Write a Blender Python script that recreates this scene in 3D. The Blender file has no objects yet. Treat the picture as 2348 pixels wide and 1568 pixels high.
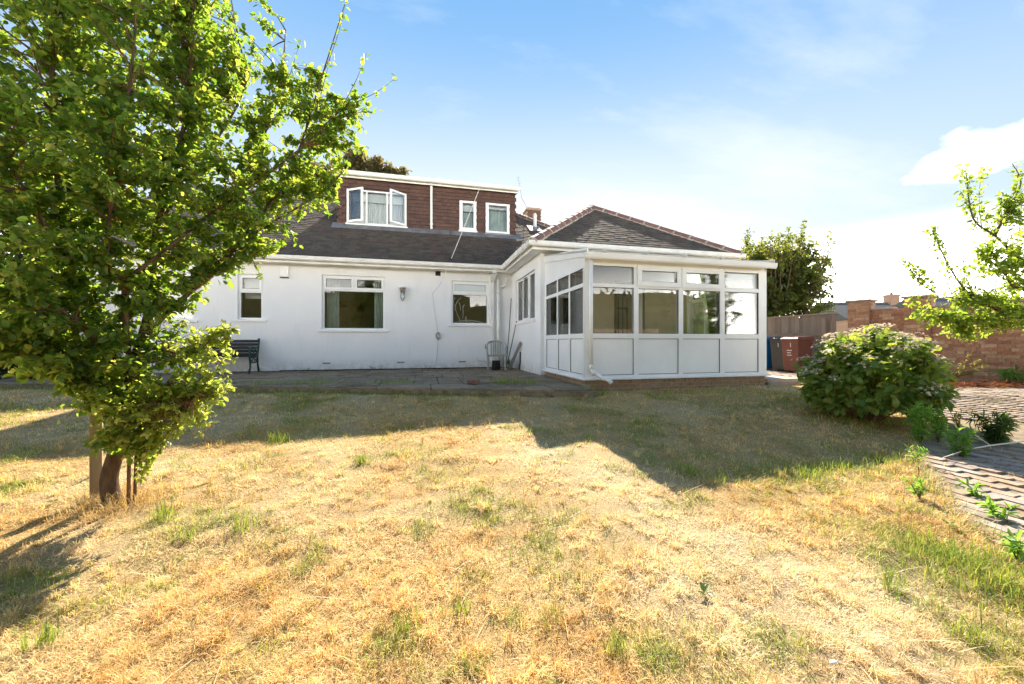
import bpy, math, random
import numpy as np
from mathutils import Vector, Matrix

random.seed(7); RNG = np.random.default_rng(7)
SC = bpy.context.scene
COL = SC.collection

# ------------------------------------------------------------------ camera, sky, sun, exposure
TH = math.radians(13.4)                       # camera yaw against the house axes
ST, CT = math.sin(TH), math.cos(TH)
CAM_Z = 1.2
cd = bpy.data.cameras.new('camera'); cam = bpy.data.objects.new('camera', cd); COL.objects.link(cam)
cam.location = (0, 0, CAM_Z); cam.rotation_euler = (math.radians(90), 0, -TH)
cd.sensor_width = 36; cd.lens = 36*860/2347; cd.clip_start = .05; cd.clip_end = 3000
SC.camera = cam

SUN_EL, SUN_AZ = math.radians(37.5), TH + math.radians(0.6)
S = Vector((math.sin(SUN_AZ)*math.cos(SUN_EL), math.cos(SUN_AZ)*math.cos(SUN_EL), math.sin(SUN_EL)))
ld = bpy.data.lights.new('sun', 'SUN'); ld.energy = 3.3; ld.angle = math.radians(.55); ld.color = (1, .90, .74)
sun = bpy.data.objects.new('sun', ld); COL.objects.link(sun); sun.rotation_euler = S.to_track_quat('Z', 'Y').to_euler()
sun.location = S*40

W = bpy.data.worlds.new('World'); SC.world = W; W.use_nodes = True
def sky_world():
    nt = W.node_tree; N = nt.nodes; L = nt.links; N.clear()
    out = N.new('ShaderNodeOutputWorld'); bg = N.new('ShaderNodeBackground'); bg.inputs[1].default_value = .15
    L.new(bg.outputs[0], out.inputs[0])
    sky = N.new('ShaderNodeTexSky'); sky.sky_type = 'NISHITA'; sky.sun_disc = False
    sky.sun_elevation = SUN_EL; sky.sun_rotation = SUN_AZ
    sky.air_density = 1.0; sky.dust_density = 0.0; sky.ozone_density = 2.0; sky.altitude = 200
    tc = N.new('ShaderNodeTexCoord')
    sp = N.new('ShaderNodeSeparateXYZ'); L.new(tc.outputs['Generated'], sp.inputs[0])
    def math_(op, a, b=None, c=None, clamp=False):
        n = N.new('ShaderNodeMath'); n.operation = op; n.use_clamp = clamp
        for i, v in enumerate((a, b, c)):
            if v is None: continue
            if isinstance(v, (int, float)): n.inputs[i].default_value = v
            else: L.new(v, n.inputs[i])
        return n.outputs[0]
    def mix(f, a, b):
        n = N.new('ShaderNodeMix'); n.data_type = 'RGBA'
        L.new(f, n.inputs[0]) if not isinstance(f, float) else setattr(n.inputs[0], 'default_value', f)
        for s_, v in ((6, a), (7, b)):
            if isinstance(v, tuple): n.inputs[s_].default_value = v
            else: L.new(v, n.inputs[s_])
        return n.outputs[2]
    z = math_('MAXIMUM', sp.outputs[2], 0.0)
    # thin high cloud over the whole dome: noise on a flat layer seen in perspective
    zz = math_('ADD', z, .12)
    cx = math_('DIVIDE', sp.outputs[0], zz); cy = math_('DIVIDE', sp.outputs[1], zz)
    cv = N.new('ShaderNodeCombineXYZ'); L.new(cx, cv.inputs[0]); L.new(cy, cv.inputs[1])
    def noise(vec, scale, det, rough, stretch=(1, 1, 1), off=(0, 0, 0)):
        m = N.new('ShaderNodeMapping'); m.inputs[3].default_value = stretch; m.inputs[1].default_value = off; L.new(vec, m.inputs[0])
        n = N.new('ShaderNodeTexNoise'); n.inputs['Scale'].default_value = scale; n.inputs['Detail'].default_value = det
        n.inputs['Roughness'].default_value = rough; L.new(m.outputs[0], n.inputs['Vector']); return n.outputs[0]
    wisp = noise(cv.outputs[0], .9, 7, .6, (.6, 1.5, 1), (3.1, 1.7, 0))
    wisp = math_('MULTIPLY_ADD', wisp, 3.4, -1.7, clamp=True)
    col = sky.outputs[0]
    # compress the very bright aureole the way the exposure of the picture does: c/(1+c/k)
    sep = N.new('ShaderNodeSeparateColor'); L.new(col, sep.inputs[0])
    comb = N.new('ShaderNodeCombineColor')
    for i, k in enumerate((.47, 1.08, 1.85)):
        c = sep.outputs[i]; L.new(math_('DIVIDE', c, math_('MULTIPLY_ADD', c, 1/k, 1.0)), comb.inputs[i])
    col = comb.outputs[0]
    def ramp_(lo, hi):
        n = N.new('ShaderNodeMapRange'); n.interpolation_type = 'SMOOTHSTEP'; L.new(z, n.inputs[0])
        for q, v in enumerate((lo, hi, 1.0, 0.0)): n.inputs[q+1].default_value = v
        return n.outputs[0]
    # summer haze: a pale veil that is stronger under the sun, and a low band all round, brightened to light the shaded walls
    hl = math_('SQRT', math_('MAXIMUM', math_('SUBTRACT', 1.0, math_('MULTIPLY', z, z)), .01))
    ca = math_('DIVIDE', math_('ADD', math_('MULTIPLY', sp.outputs[0], math.sin(SUN_AZ)), math_('MULTIPLY', sp.outputs[1], math.cos(SUN_AZ))), hl)
    fwd = math_('MULTIPLY_ADD', math_('POWER', math_('MAXIMUM', ca, 0.0), 2.0), .75, .25)
    veil = math_('MULTIPLY', ramp_(.18, .70), fwd)
    col = mix(math_('MULTIPLY', wisp, .8), col, (1.58, 1.63, 1.69, 1))
    col = mix(veil, col, (1.62, 1.65, 1.68, 1))
    col = mix(ramp_(.0, .24), col, (19.5, 18.5, 16.8, 1))
    # one fair-weather cumulus low on the right, in direction space
    az = math_('ARCTAN2', sp.outputs[0], sp.outputs[1]); el = math_('ARCSINE', sp.outputs[2])
    a0 = TH + math.atan2(2235-1173.5, 860); e0 = math.atan2(784-368, math.hypot(860, 2235-1173.5))
    ae = N.new('ShaderNodeCombineXYZ'); L.new(az, ae.inputs[0]); L.new(el, ae.inputs[1])
    cn = noise(ae.outputs[0], 16, 6, .55, (1, 1.4, 1))
    da = math_('DIVIDE', math_('SUBTRACT', az, a0), .075); de = math_('SUBTRACT', el, e0)
    up = math_('DIVIDE', math_('MAXIMUM', de, 0.0), .05); dn = math_('DIVIDE', math_('MINIMUM', de, 0.0), .03)
    r2 = math_('ADD', math_('ADD', math_('MULTIPLY', da, da), math_('MULTIPLY', up, up)), math_('MULTIPLY', dn, dn))
    cum = math_('SUBTRACT', math_('MULTIPLY_ADD', math_('SUBTRACT', cn, .5), 2.6, 1.0), r2)
    cum = math_('MULTIPLY', cum, 1.1, clamp=True)
    col = mix(cum, col, (2.5, 2.5, 2.5, 1))
    L.new(col, bg.inputs[0])
sky_world()
SC.view_settings.view_transform = 'Standard'; SC.view_settings.look = 'None'
SC.view_settings.exposure = 2.28; SC.view_settings.gamma = 1
SC.view_settings.use_curve_mapping = False
SC.cycles.max_bounces = 10; SC.cycles.diffuse_bounces = 5; SC.cycles.glossy_bounces = 4; SC.cycles.transparent_max_bounces = 24; SC.cycles.transmission_bounces = 6
SC.cycles.caustics_reflective = False; SC.cycles.caustics_refractive = False
SC.cycles.use_denoising = True
SC.cycles.sample_clamp_indirect = 6

# ------------------------------------------------------------------ helpers
def at(px, py, f):
    """a point f metres ahead of the tripod, from its bearing in the survey photograph (2347 px wide)"""
    a = (px-1173.5)/860; b = (784-py)/860
    return Vector(((a*CT+ST)*f, (-a*ST+CT)*f, b*f+CAM_Z))
GF = [-60, 1, 2, 3, 4, 5, 6, 7, 9, 80]; GZ = [-.12, -.03, 0, .07, .14, .22, .325, .35, .34, .25]
def gz(x, y):
    f = np.asarray(x)*ST + np.asarray(y)*CT
    return np.interp(f, GF, GZ)

def tag(o, label=None, cat=None, group=None, kind=None):
    if label: o['label'] = label
    if cat: o['category'] = cat
    if group: o['group'] = group
    if kind: o['kind'] = kind
    return o
def empty(name, loc=(0, 0, 0), rz=0, **k):
    o = bpy.data.objects.new(name, None); COL.objects.link(o); o.location = loc; o.rotation_euler = (0, 0, rz)
    o.empty_display_size = .1
    return tag(o, **k)
def link(name, me, mat=None, parent=None, **k):
    o = bpy.data.objects.new(name, me); COL.objects.link(o)
    if mat and not me.materials: me.materials.append(mat)
    if parent: o.parent = parent
    return tag(o, **k)
class MB:
    """collects simple solids into one mesh"""
    def __init__(s, M=None): s.v = []; s.f = []; s.M = M or Matrix()
    def add(s, vs, fs):
        b = len(s.v); s.v += [s.M @ Vector(p) for p in vs]; s.f += [tuple(i+b for i in q) for q in fs]; return s
    def box(s, x0, x1, y0, y1, z0, z1, T=None):
        vs = [(x0,y0,z0),(x1,y0,z0),(x1,y1,z0),(x0,y1,z0),(x0,y0,z1),(x1,y0,z1),(x1,y1,z1),(x0,y1,z1)]
        if T: vs = [T @ Vector(p) for p in vs]
        return s.add(vs, [(0,3,2,1),(4,5,6,7),(0,1,5,4),(1,2,6,5),(2,3,7,6),(3,0,4,7)])
    def hexa(s, p): return s.add(p, [(0,3,2,1),(4,5,6,7),(0,1,5,4),(1,2,6,5),(2,3,7,6),(3,0,4,7)])
    def prism(s, poly, y0, y1, axis='y'):
        n = len(poly)
        def P(a, b, t): return {'y': (a, t, b), 'x': (t, a, b), 'z': (a, b, t)}[axis]
        vs = [P(a, b, y0) for a, b in poly]+[P(a, b, y1) for a, b in poly]
        return s.add(vs, [tuple(range(n))[::-1], tuple(range(n, 2*n))]+[(i, (i+1) % n, n+(i+1) % n, n+i) for i in range(n)])
    def tube(s, pts, r, n=8, cap=True):
        pts = [Vector(p) for p in pts]; k = len(pts)
        rs = r if isinstance(r, (list, tuple)) else [r]*k
        vs = []; up = None
        for i, p in enumerate(pts):
            d = (pts[min(i+1, k-1)]-pts[max(i-1, 0)])
            if d.length < 1e-9: d = Vector((0, 0, 1))
            d.normalize()
            if up is None: up = d.orthogonal().normalized()
            up = (up-d*up.dot(d))
            if up.length < 1e-6: up = d.orthogonal()
            up.normalize(); w = d.cross(up)
            vs += [p+(up*math.cos(2*math.pi*j/n)+w*math.sin(2*math.pi*j/n))*rs[i] for j in range(n)]
        fs = [(i*n+j, i*n+(j+1) % n, (i+1)*n+(j+1) % n, (i+1)*n+j) for i in range(k-1) for j in range(n)]
        if cap: fs += [tuple(range(n))[::-1], tuple(range((k-1)*n, k*n))]
        return s.add(vs, fs)
    def lathe(s, prof, n=16, c=(0, 0, 0)):
        vs = [(c[0]+r*math.cos(2*math.pi*j/n), c[1]+r*math.sin(2*math.pi*j/n), c[2]+z) for r, z in prof for j in range(n)]
        k = len(prof)
        fs = [(i*n+j, i*n+(j+1) % n, (i+1)*n+(j+1) % n, (i+1)*n+j) for i in range(k-1) for j in range(n)]
        fs += [tuple(range(n))[::-1], tuple(range((k-1)*n, k*n))]
        return s.add(vs, fs)
    def mesh(s, name, smooth=False):
        me = bpy.data.meshes.new(name); me.from_pydata([tuple(p) for p in s.v], [], s.f); me.update()
        if smooth: me.polygons.foreach_set('use_smooth', [True]*len(me.polygons))
        return me
    def build(s, name, mat, parent=None, smooth=False, bevel=0, **k):
        o = link(name, s.mesh(name, smooth), mat, parent, **k)
        if bevel:
            m = o.modifiers.new('bevel', 'BEVEL'); m.width = bevel; m.segments = 2; m.limit_method = 'ANGLE'
        return o
def np_mesh(name, V, F, col=None):
    """V (n,3), F (m,k) numpy arrays"""
    me = bpy.data.meshes.new(name); n, (m, k) = len(V), F.shape
    me.vertices.add(n); me.vertices.foreach_set('co', np.ascontiguousarray(V, dtype=np.float32).ravel())
    me.loops.add(m*k); me.loops.foreach_set('vertex_index', np.ascontiguousarray(F, dtype=np.int32).ravel())
    me.polygons.add(m); me.polygons.foreach_set('loop_start', np.arange(0, m*k, k, dtype=np.int32))
    me.polygons.foreach_set('loop_total', np.full(m, k, dtype=np.int32))
    me.update(calc_edges=True)
    if col is not None:
        a = me.color_attributes.new('tint', 'FLOAT_COLOR', 'POINT')
        a.data.foreach_set('color', np.ascontiguousarray(np.c_[col, np.ones(len(col))], dtype=np.float32).ravel())
    return me
def vnoise(x, y, seed=0):
    """smooth value noise, 0..1"""
    x = np.asarray(x, float); y = np.asarray(y, float)
    xi = np.floor(x).astype(int); yi = np.floor(y).astype(int); u = x-xi; v = y-yi
    u = u*u*(3-2*u); v = v*v*(3-2*v)
    def h(a, b):
        n = (a*374761393+b*668265263+seed*1442695041) & 0x7fffffff
        n = (n ^ (n >> 13))*1274126177 & 0x7fffffff
        return ((n ^ (n >> 16)) & 0xffff)/65535.
    return (h(xi, yi)*(1-u)+h(xi+1, yi)*u)*(1-v)+(h(xi, yi+1)*(1-u)+h(xi+1, yi+1)*u)*v
def fbm(x, y, seed=0, o=4):
    r = 0; a = .5; t = 0
    for i in range(o):
        r = r+a*vnoise(x*2**i, y*2**i, seed+i*17); t += a; a *= .5
    return r/t

# ------------------------------------------------------------------ materials
class NT:
    def __init__(s, name):
        s.m = bpy.data.materials.new(name); s.m.use_nodes = True; s.t = s.m.node_tree; s.N = s.t.nodes; s.L = s.t.links
        s.p = s.N['Principled BSDF']; s.out = s.N['Material Output']
    def set(s, sock, v):
        if hasattr(v, 'node'): s.L.new(v, sock)
        else: sock.default_value = v
    def n(s, typ, **k):
        o = s.N.new('ShaderNode'+typ)
        for a, v in k.items(): setattr(o, a, v)
        return o
    def noise(s, scale, det=4, rough=.5, vec=None, stretch=None):
        o = s.n('TexNoise'); o.inputs['Scale'].default_value = scale; o.inputs['Detail'].default_value = det; o.inputs['Roughness'].default_value = rough
        if vec is None: vec = s.n('NewGeometry').outputs['Position']
        if stretch:
            m = s.n('Mapping'); m.inputs[3].default_value = stretch; s.L.new(vec, m.inputs[0]); vec = m.outputs[0]
        s.L.new(vec, o.inputs['Vector']); return o.outputs[0]
    def ramp(s, fac, stops):
        o = s.n('ValToRGB'); e = o.color_ramp.elements
        while len(e) < len(stops): e.new(.5)
        for q, (p, c) in zip(e, stops): q.position = p; q.color = (*c, 1) if len(c) == 3 else c
        s.L.new(fac, o.inputs[0]); return o.outputs[0]
    def math(s, op, a, b=None, clamp=False):
        o = s.n('Math', operation=op, use_clamp=clamp); s.set(o.inputs[0], a)
        if b is not None: s.set(o.inputs[1], b)
        return o.outputs[0]
    def mix(s, f, a, b, blend='MIX'):
        o = s.n('Mix', data_type='RGBA', blend_type=blend); s.set(o.inputs[0], f)
        for i, v in ((6, a), (7, b)): s.set(o.inputs[i], (*v, 1) if isinstance(v, tuple) and len(v) == 3 else v)
        return o.outputs[2]
    def bump(s, h, strength=.3, dist=.01):
        o = s.n('Bump'); o.inputs['Strength'].default_value = strength; o.inputs['Distance'].default_value = dist
        s.L.new(h, o.inputs['Height']); s.L.new(o.outputs[0], s.p.inputs['Normal'])
    def rand(s):
        """random number per piece: per mesh island and per object"""
        a = s.n('NewGeometry').outputs['Random Per Island']; b = s.n('ObjectInfo').outputs['Random']
        return s.math('FRACT', s.math('ADD', a, b))
    def base(s, c): s.set(s.p.inputs['Base Color'], (*c, 1) if isinstance(c, tuple) and len(c) == 3 else c)
    def done(s, rough=.6, spec=.4, metal=0):
        s.p.inputs['Roughness'].default_value = rough; s.p.inputs['Specular IOR Level'].default_value = spec; s.p.inputs['Metallic'].default_value = metal
        return s.m
def plain(name, c, rough=.6, var=.12, scale=6, bump=0, spec=.4, metal=0, dark=None):
    t = NT(name); n = t.noise(scale, 5, .6)
    d = dark or tuple(q*(1-var*2.2) for q in c); l = tuple(min(1, q*(1+var)) for q in c)
    t.base(t.ramp(n, [(.3, d), (.7, l)]))
    if bump: t.bump(t.noise(scale*9, 4, .6), bump, .004)
    return t.done(rough, spec, metal)
def pieces(name, cols, rough=.8, scale=30, bump=.5, dirt=None):
    """brick, tile or slab: one tone per piece, mottled"""
    t = NT(name); r = t.rand(); k = len(cols)
    c = t.ramp(r, [((i+.5)/k, q) for i, q in enumerate(cols)])
    n = t.noise(scale, 5, .65); c = t.mix(.8, c, t.ramp(n, [(.25, (.5, .5, .5)), (.75, (1.3, 1.3, 1.3))]), 'MULTIPLY')
    if dirt:
        c = t.mix(t.ramp(t.noise(dirt[1], 4, .6), [(.5, (0, 0, 0)), (.68, (1, 1, 1))]), c, dirt[0])
    t.base(c); t.bump(t.noise(scale*4, 4, .7), bump, .004); return t.done(rough, .3)
def leafmat(name, cols, trans, tf=.45, rough=.42, spec=.5):
    t = NT(name); r = t.rand(); k = len(cols)
    c = t.ramp(r, [((i+.5)/k, q) for i, q in enumerate(cols)])
    t.base(c); t.done(rough, spec)
    tr = t.n('BsdfTranslucent'); t.L.new(t.ramp(r, [((i+.5)/len(trans), q) for i, q in enumerate(trans)]), tr.inputs[0])
    mx = t.n('MixShader'); mx.inputs[0].default_value = tf
    t.L.new(t.p.outputs[0], mx.inputs[1]); t.L.new(tr.outputs[0], mx.inputs[2]); t.L.new(mx.outputs[0], t.out.inputs[0])
    return t.m
def glassmat(name, tint=(.93, .95, .94), boost=1.0):
    t = NT(name); tr = t.n('BsdfTransparent'); tr.inputs[0].default_value = (*tint, 1)
    gl = t.n('BsdfGlossy'); gl.inputs['Roughness'].default_value = .005; gl.inputs[0].default_value = (1, 1, 1, 1)
    lw = t.n('Fresnel'); lw.inputs[0].default_value = 1.52
    mx = t.n('MixShader'); t.L.new(t.math('MULTIPLY', lw.outputs[0], boost, True), mx.inputs[0])
    t.L.new(tr.outputs[0], mx.inputs[1]); t.L.new(gl.outputs[0], mx.inputs[2]); t.L.new(mx.outputs[0], t.out.inputs[0]); return t.m
M = {}
def render_mat():
    t = NT('white_render'); P_ = t.n('NewGeometry').outputs['Position']
    n = t.noise(1.3, 6, .6); n2 = t.noise(2.2, 5, .6, stretch=(3.5, 3.5, .5))
    c = t.ramp(n, [(.3, (.80, .80, .81)), (.7, (.86, .855, .84))])
    c = t.mix(t.math('MULTIPLY', t.ramp(n2, [(.55, (0, 0, 0)), (.78, (1, 1, 1))]), .30), c, (.66, .63, .57))
    sp = t.n('SeparateXYZ'); t.L.new(P_, sp.inputs[0])                   # splash dirt in a band above the paving
    low = t.n('MapRange'); low.inputs[1].default_value = .75; low.inputs[2].default_value = .43; t.L.new(sp.outputs[2], low.inputs[0])
    f = t.math('MULTIPLY', low.outputs[0], t.ramp(t.noise(5, 5, .7), [(.35, (0, 0, 0)), (.7, (1, 1, 1))]), True)
    c = t.mix(t.math('MULTIPLY', f, .75), c, (.36, .32, .23))
    t.base(c); t.bump(t.noise(55, 5, .6), .35, .006); return t.done(.85, .2)
M['render'] = render_mat()
M['upvc'] = plain('white_upvc', (.87, .87, .855), .32, .03, 2)
M['gutter'] = plain('aged_white_gutter', (.83, .82, .78), .38, .07, 3)
M['glass'] = glassmat('window_glass', (.94, .96, .95), .95)
M['frost'] = plain('frosted_glass', (.62, .68, .68), .25, .05, 40)
M['rubber'] = plain('black_gasket', (.03, .03, .03), .6)
M['tile'] = pieces('roof_tile', [(.062, .046, .036), (.092, .064, .048), (.058, .048, .042), (.12, .074, .055), (.078, .062, .048), (.10, .086, .064)], .9, 18, .5, ((.085, .075, .052), 5.0))
M['hang'] = pieces('hanging_tile', [(.112, .060, .044), (.10, .054, .042), (.126, .066, .048), (.085, .048, .039)], .7, 12, .3)
M['ridge'] = pieces('ridge_tile_clay', [(.20, .10, .085), (.17, .09, .08), (.22, .115, .09)], .75, 14, .4)
M['mortar'] = plain('mortar', (.42, .37, .30), .9, .15, 12, .4)
M['lead'] = plain('lead_flashing', (.16, .16, .165), .5, .2, 5, .2)
M['felt'] = plain('roofing_felt', (.05, .05, .05), .9, .2, 8, .3)
M['dark'] = plain('dark_void', (.02, .02, .02), .9)
M['room'] = plain('room_plaster', (.40, .34, .24), .9, .08, 1.5)
M['carpet'] = plain('room_floor', (.20, .15, .10), .9)
M['curtain'] = plain('pale_green_curtain', (.50, .58, .53), .9, .1, 3)
M['blind'] = plain('white_blind', (.78, .79, .80), .8, .04, 3)
M['wood_door'] = plain('pine_door', (.38, .22, .09), .5, .2, 4)
M['brick_buff'] = pieces('buff_brick', [(.33, .22, .13), (.38, .26, .16), (.30, .20, .125), (.36, .25, .17)], .9, 25, .6)
M['brick_red'] = pieces('red_brick', [(.42, .19, .10), (.47, .22, .115), (.36, .16, .09), (.55, .32, .18), (.44, .20, .11), (.60, .37, .22)], .9, 22, .6)
M['brick_dark'] = pieces('dark_chimney_brick', [(.16, .085, .055), (.20, .105, .065), (.13, .075, .055)], .9, 22, .6)  # darker brick tones for the chimney
M['mortar_wall'] = plain('wall_mortar', (.42, .28, .19), .95, .2, 9, .4)
M['slab'] = pieces('paving_slab', [(.235, .175, .11), (.27, .20, .125), (.21, .16, .105), (.29, .22, .14)], .85, 9, .4, ((.14, .10, .06), 2.0))
M['sett'] = pieces('block_paver', [(.34, .255, .195), (.41, .30, .23), (.28, .225, .185), (.35, .30, .26), (.45, .32, .235), (.27, .23, .20)], .9, 14, .8, ((.20, .15, .09), 3.0))
M['joint'] = plain('sandy_joint', (.26, .20, .13), .95, .25, 8, .5)
M['concrete'] = plain('pale_concrete', (.50, .42, .35), .9, .12, 5, .4)
t = NT('weathered_polycarbonate'); t.base(t.ramp(t.noise(7, 5, .7), [(.3, (.50, .49, .45)), (.7, (.68, .67, .63))])); t.done(.5, .3)
tr = t.n('BsdfTranslucent'); tr.inputs[0].default_value = (.62, .62, .58, 1); mx = t.n('MixShader'); mx.inputs[0].default_value = .5
t.L.new(t.p.outputs[0], mx.inputs[1]); t.L.new(tr.outputs[0], mx.inputs[2]); t.L.new(mx.outputs[0], t.out.inputs[0]); M['poly'] = t.m
M['bark'] = NT('bark')
t = M['bark']; t.base(t.ramp(t.noise(16, 6, .7, stretch=(1, 1, .25)), [(.3, (.05, .034, .024)), (.55, (.13, .085, .055)), (.8, (.24, .165, .11))])); t.bump(t.noise(45, 5, .7, stretch=(1, 1, .3)), .8, .01); M['bark'] = t.done(.9, .2)
M['twig'] = plain('twig_bark', (.17, .085, .045), .8, .2, 20)
def wood(name, a, b):
    t = NT(name); t.base(t.mix(.55, t.ramp(t.noise(7, 6, .6, stretch=(9, 9, .6)), [(.3, a), (.7, b)]), t.ramp(t.rand(), [(0, a), (1, b)])))
    t.bump(t.noise(20, 5, .6, stretch=(8, 8, .5)), .4, .004); return t.done(.85, .2)
M['fence'] = wood('weathered_fence_wood', (.21, .15, .11), (.38, .29, .215))
M['post'] = wood('grey_post_wood', (.26, .20, .13), (.42, .34, .23))
M['plank'] = wood('grey_plank_wood', (.20, .18, .15), (.32, .28, .23))
M['leaf'] = leafmat('plum_leaf', [(.045, .088, .022), (.058, .11, .026), (.07, .13, .03), (.08, .14, .034), (.08, .135, .05), (.09, .15, .034), (.14, .18, .04)],
                    [(.23, .40, .03), (.28, .45, .035), (.33, .50, .04), (.38, .54, .045), (.44, .57, .05), (.52, .61, .06), (.68, .68, .08)], .54, .5, .35)
M['leaf_young'] = leafmat('young_leaf', [(.09, .15, .03), (.13, .19, .04), (.20, .23, .055)], [(.42, .56, .06), (.54, .64, .09), (.70, .72, .16)], .55, .42, .45)
M['leaf_apple'] = leafmat('apple_leaf', [(.06, .12, .02), (.09, .16, .025), (.12, .18, .035), (.16, .20, .04)], [(.36, .54, .04), (.46, .60, .05), (.58, .66, .08)], .5, .5, .35)
M['leaf_far'] = leafmat('far_tree_leaf', [(.05, .075, .016), (.075, .10, .02), (.11, .115, .028)], [(.22, .30, .03), (.32, .37, .04), (.44, .42, .06)], .42)
M['leaf_brown'] = leafmat('bronze_leaf', [(.09, .07, .032), (.12, .09, .04), (.085, .09, .035)], [(.26, .19, .06), (.33, .25, .07), (.28, .28, .06)], .4)
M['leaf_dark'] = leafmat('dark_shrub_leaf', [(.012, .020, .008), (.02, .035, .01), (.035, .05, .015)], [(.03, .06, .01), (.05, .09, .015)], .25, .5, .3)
M['leaf_hedge'] = leafmat('hedge_leaf', [(.11, .13, .035), (.19, .18, .055), (.33, .27, .11)], [(.2, .24, .04), (.34, .32, .08)], .3)
M['leaf_hyd'] = leafmat('hydrangea_leaf', [(.075, .135, .028), (.10, .17, .034), (.135, .20, .04), (.21, .23, .05)], [(.30, .48, .04), (.42, .57, .05), (.60, .64, .08)], .42, .5, .3)
M['petal'] = leafmat('faded_petal', [(.62, .48, .34), (.70, .58, .42), (.56, .50, .24), (.74, .66, .54)], [(.75, .58, .44), (.78, .68, .48)], .35, .7, .1)
M['weed'] = leafmat('weed_leaf', [(.09, .22, .03), (.13, .27, .04), (.16, .29, .05)], [(.28, .52, .05), (.36, .60, .07)], .5)
M['weed_dark'] = leafmat('dark_weed_leaf', [(.03, .075, .015), (.05, .11, .02), (.08, .12, .025)], [(.12, .26, .02), (.22, .34, .04)], .4)
M['fern'] = leafmat('dry_fern', [(.24, .20, .06), (.34, .27, .09), (.20, .22, .06)], [(.5, .42, .1), (.44, .46, .1)], .4, .6, .2)
M['litter'] = leafmat('dead_leaf', [(.14, .07, .03), (.22, .12, .055), (.10, .055, .03), (.26, .17, .09)], [(.2, .1, .04), (.25, .15, .06)], .2, .8, .1)
M['needle'] = leafmat('pine_needle', [(.32, .13, .06), (.40, .18, .09), (.27, .11, .055)], [(.4, .17, .08), (.45, .2, .1)], .25, .8, .1)
def tinted(name, tf, ground=False):
    t = NT(name); a = t.n('VertexColor', layer_name='tint').outputs[0]
    if ground:
        n = t.noise(60, 6, .75); c = t.mix(1.0, a, t.ramp(n, [(.25, (.6, .57, .52)), (.5, (.9, .9, .86)), (.75, (1.2, 1.17, 1.1))]), 'MULTIPLY')
        t.base(c); t.bump(t.noise(90, 6, .8), .9, .02); return t.done(.95, .1)
    t.base(a); t.done(.6, .25)
    tr = t.n('BsdfTranslucent'); t.L.new(t.mix(1.0, a, (1.25, 1.2, .8), 'MULTIPLY'), tr.inputs[0]); mx = t.n('MixShader'); mx.inputs[0].default_value = tf
    t.L.new(t.p.outputs[0], mx.inputs[1]); t.L.new(tr.outputs[0], mx.inputs[2]); t.L.new(mx.outputs[0], t.out.inputs[0]); return t.m
M['ground'] = tinted('dry_lawn_soil', 0, True); M['grass'] = tinted('grass_blade', .4)
def plastic(name, c, rough=.45, var=.1): return plain(name, c, rough, var, 5, .05, .4)
M['chair'] = plastic('weathered_chair_plastic', (.40, .39, .355)); M['black'] = plastic('black_plastic', (.018, .02, .022), .4)
M['bin_blue'] = plastic('blue_bin_plastic', (.012, .15, .40)); M['bin_grey'] = plastic('charcoal_bin_plastic', (.055, .052, .046)); M['bin_brown'] = plastic('brown_bin_plastic', (.20, .065, .038))
M['white_mark'] = plain('white_sticker', (.75, .75, .73), .5, .03)
M['iron'] = plastic('green_cast_iron', (.012, .055, .042), .4); M['bench'] = plain('dark_bench_slat', (.022, .017, .014), .6, .2, 8)
M['rope'] = plain('cream_rope', (.82, .76, .64), .8, .1, 60); M['metal'] = plain('aerial_metal', (.35, .35, .36), .4, .1, 5, 0, .5, .8)
M['pole'] = plain('dark_tool_handle', (.045, .05, .042), .5, .2, 10); M['lampglass'] = glassmat('lantern_glass', (.85, .88, .86), 2)
M['hedge_core'] = plain('added_hedge_core', (.08, .08, .03), .95, .3, 14, .6)  # for the solid added inside the hedges to block the sky
M['mark_dark'] = plain('dark_stain', (.09, .085, .08), .8)
M['neigh_roof'] = plain('slate_roof', (.075, .073, .072), .8, .1, 3); M['neigh_wall'] = plain('neighbour_brick', (.36, .22, .15), .9, .12, 9)
M['skin'] = plain('skin', (.50, .31, .22), .6, .05); M['shirt'] = plain('white_shirt', (.8, .8, .79), .9, .04); M['hair'] = plain('dark_hair', (.07, .045, .03), .6); M['jeans'] = plain('blue_jeans', (.06, .08, .13), .9)

# ------------------------------------------------------------------ ground: lawn, patio, drive
def bumps(x, y):
    return .05*(fbm(x*2.2, y*2.2, 5, 3)-.5)+.03*(fbm(x*7, y*7, 9, 2)-.5)
def gh(x, y): return gz(x, y)+bumps(x, y)*np.clip((9-np.hypot(x, y))/2, 0, 1)
def on(px, py, dz=0.):
    z = .1
    for _ in range(8):
        p = at(px, py, (CAM_Z-z)*860/(py-784)); z = float(gz(p.x, p.y))+dz
    return p
def patio_front(x): return 6.42-.335*x
DBY = [-30, .3, 1.36, 1.7, 2.3, 2.66, 3.3, 4.6, 5.98, 40]; DBX = [2.4, 2.95, 3.2, 3.4, 4.15, 4.6, 6.2, 7.0, 7.4, 7.4]
def on_drive(x, y):
    x = np.asarray(x); y = np.asarray(y)
    strip = ((x-5.75)/1.45)**2+((y-2.92)/.42)**2 < 1
    return (x > np.interp(y, DBY, DBX)) & ~strip & (x < 11.9)
def on_patio(x, y): return (np.asarray(y) > patio_front(np.asarray(x))) & (np.asarray(x) < 2.76)
def lawn_ok(x, y):
    return ~on_patio(x, y) & ~on_drive(x, y) & ~((x > 2.7) & (y > 6.03))
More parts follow.
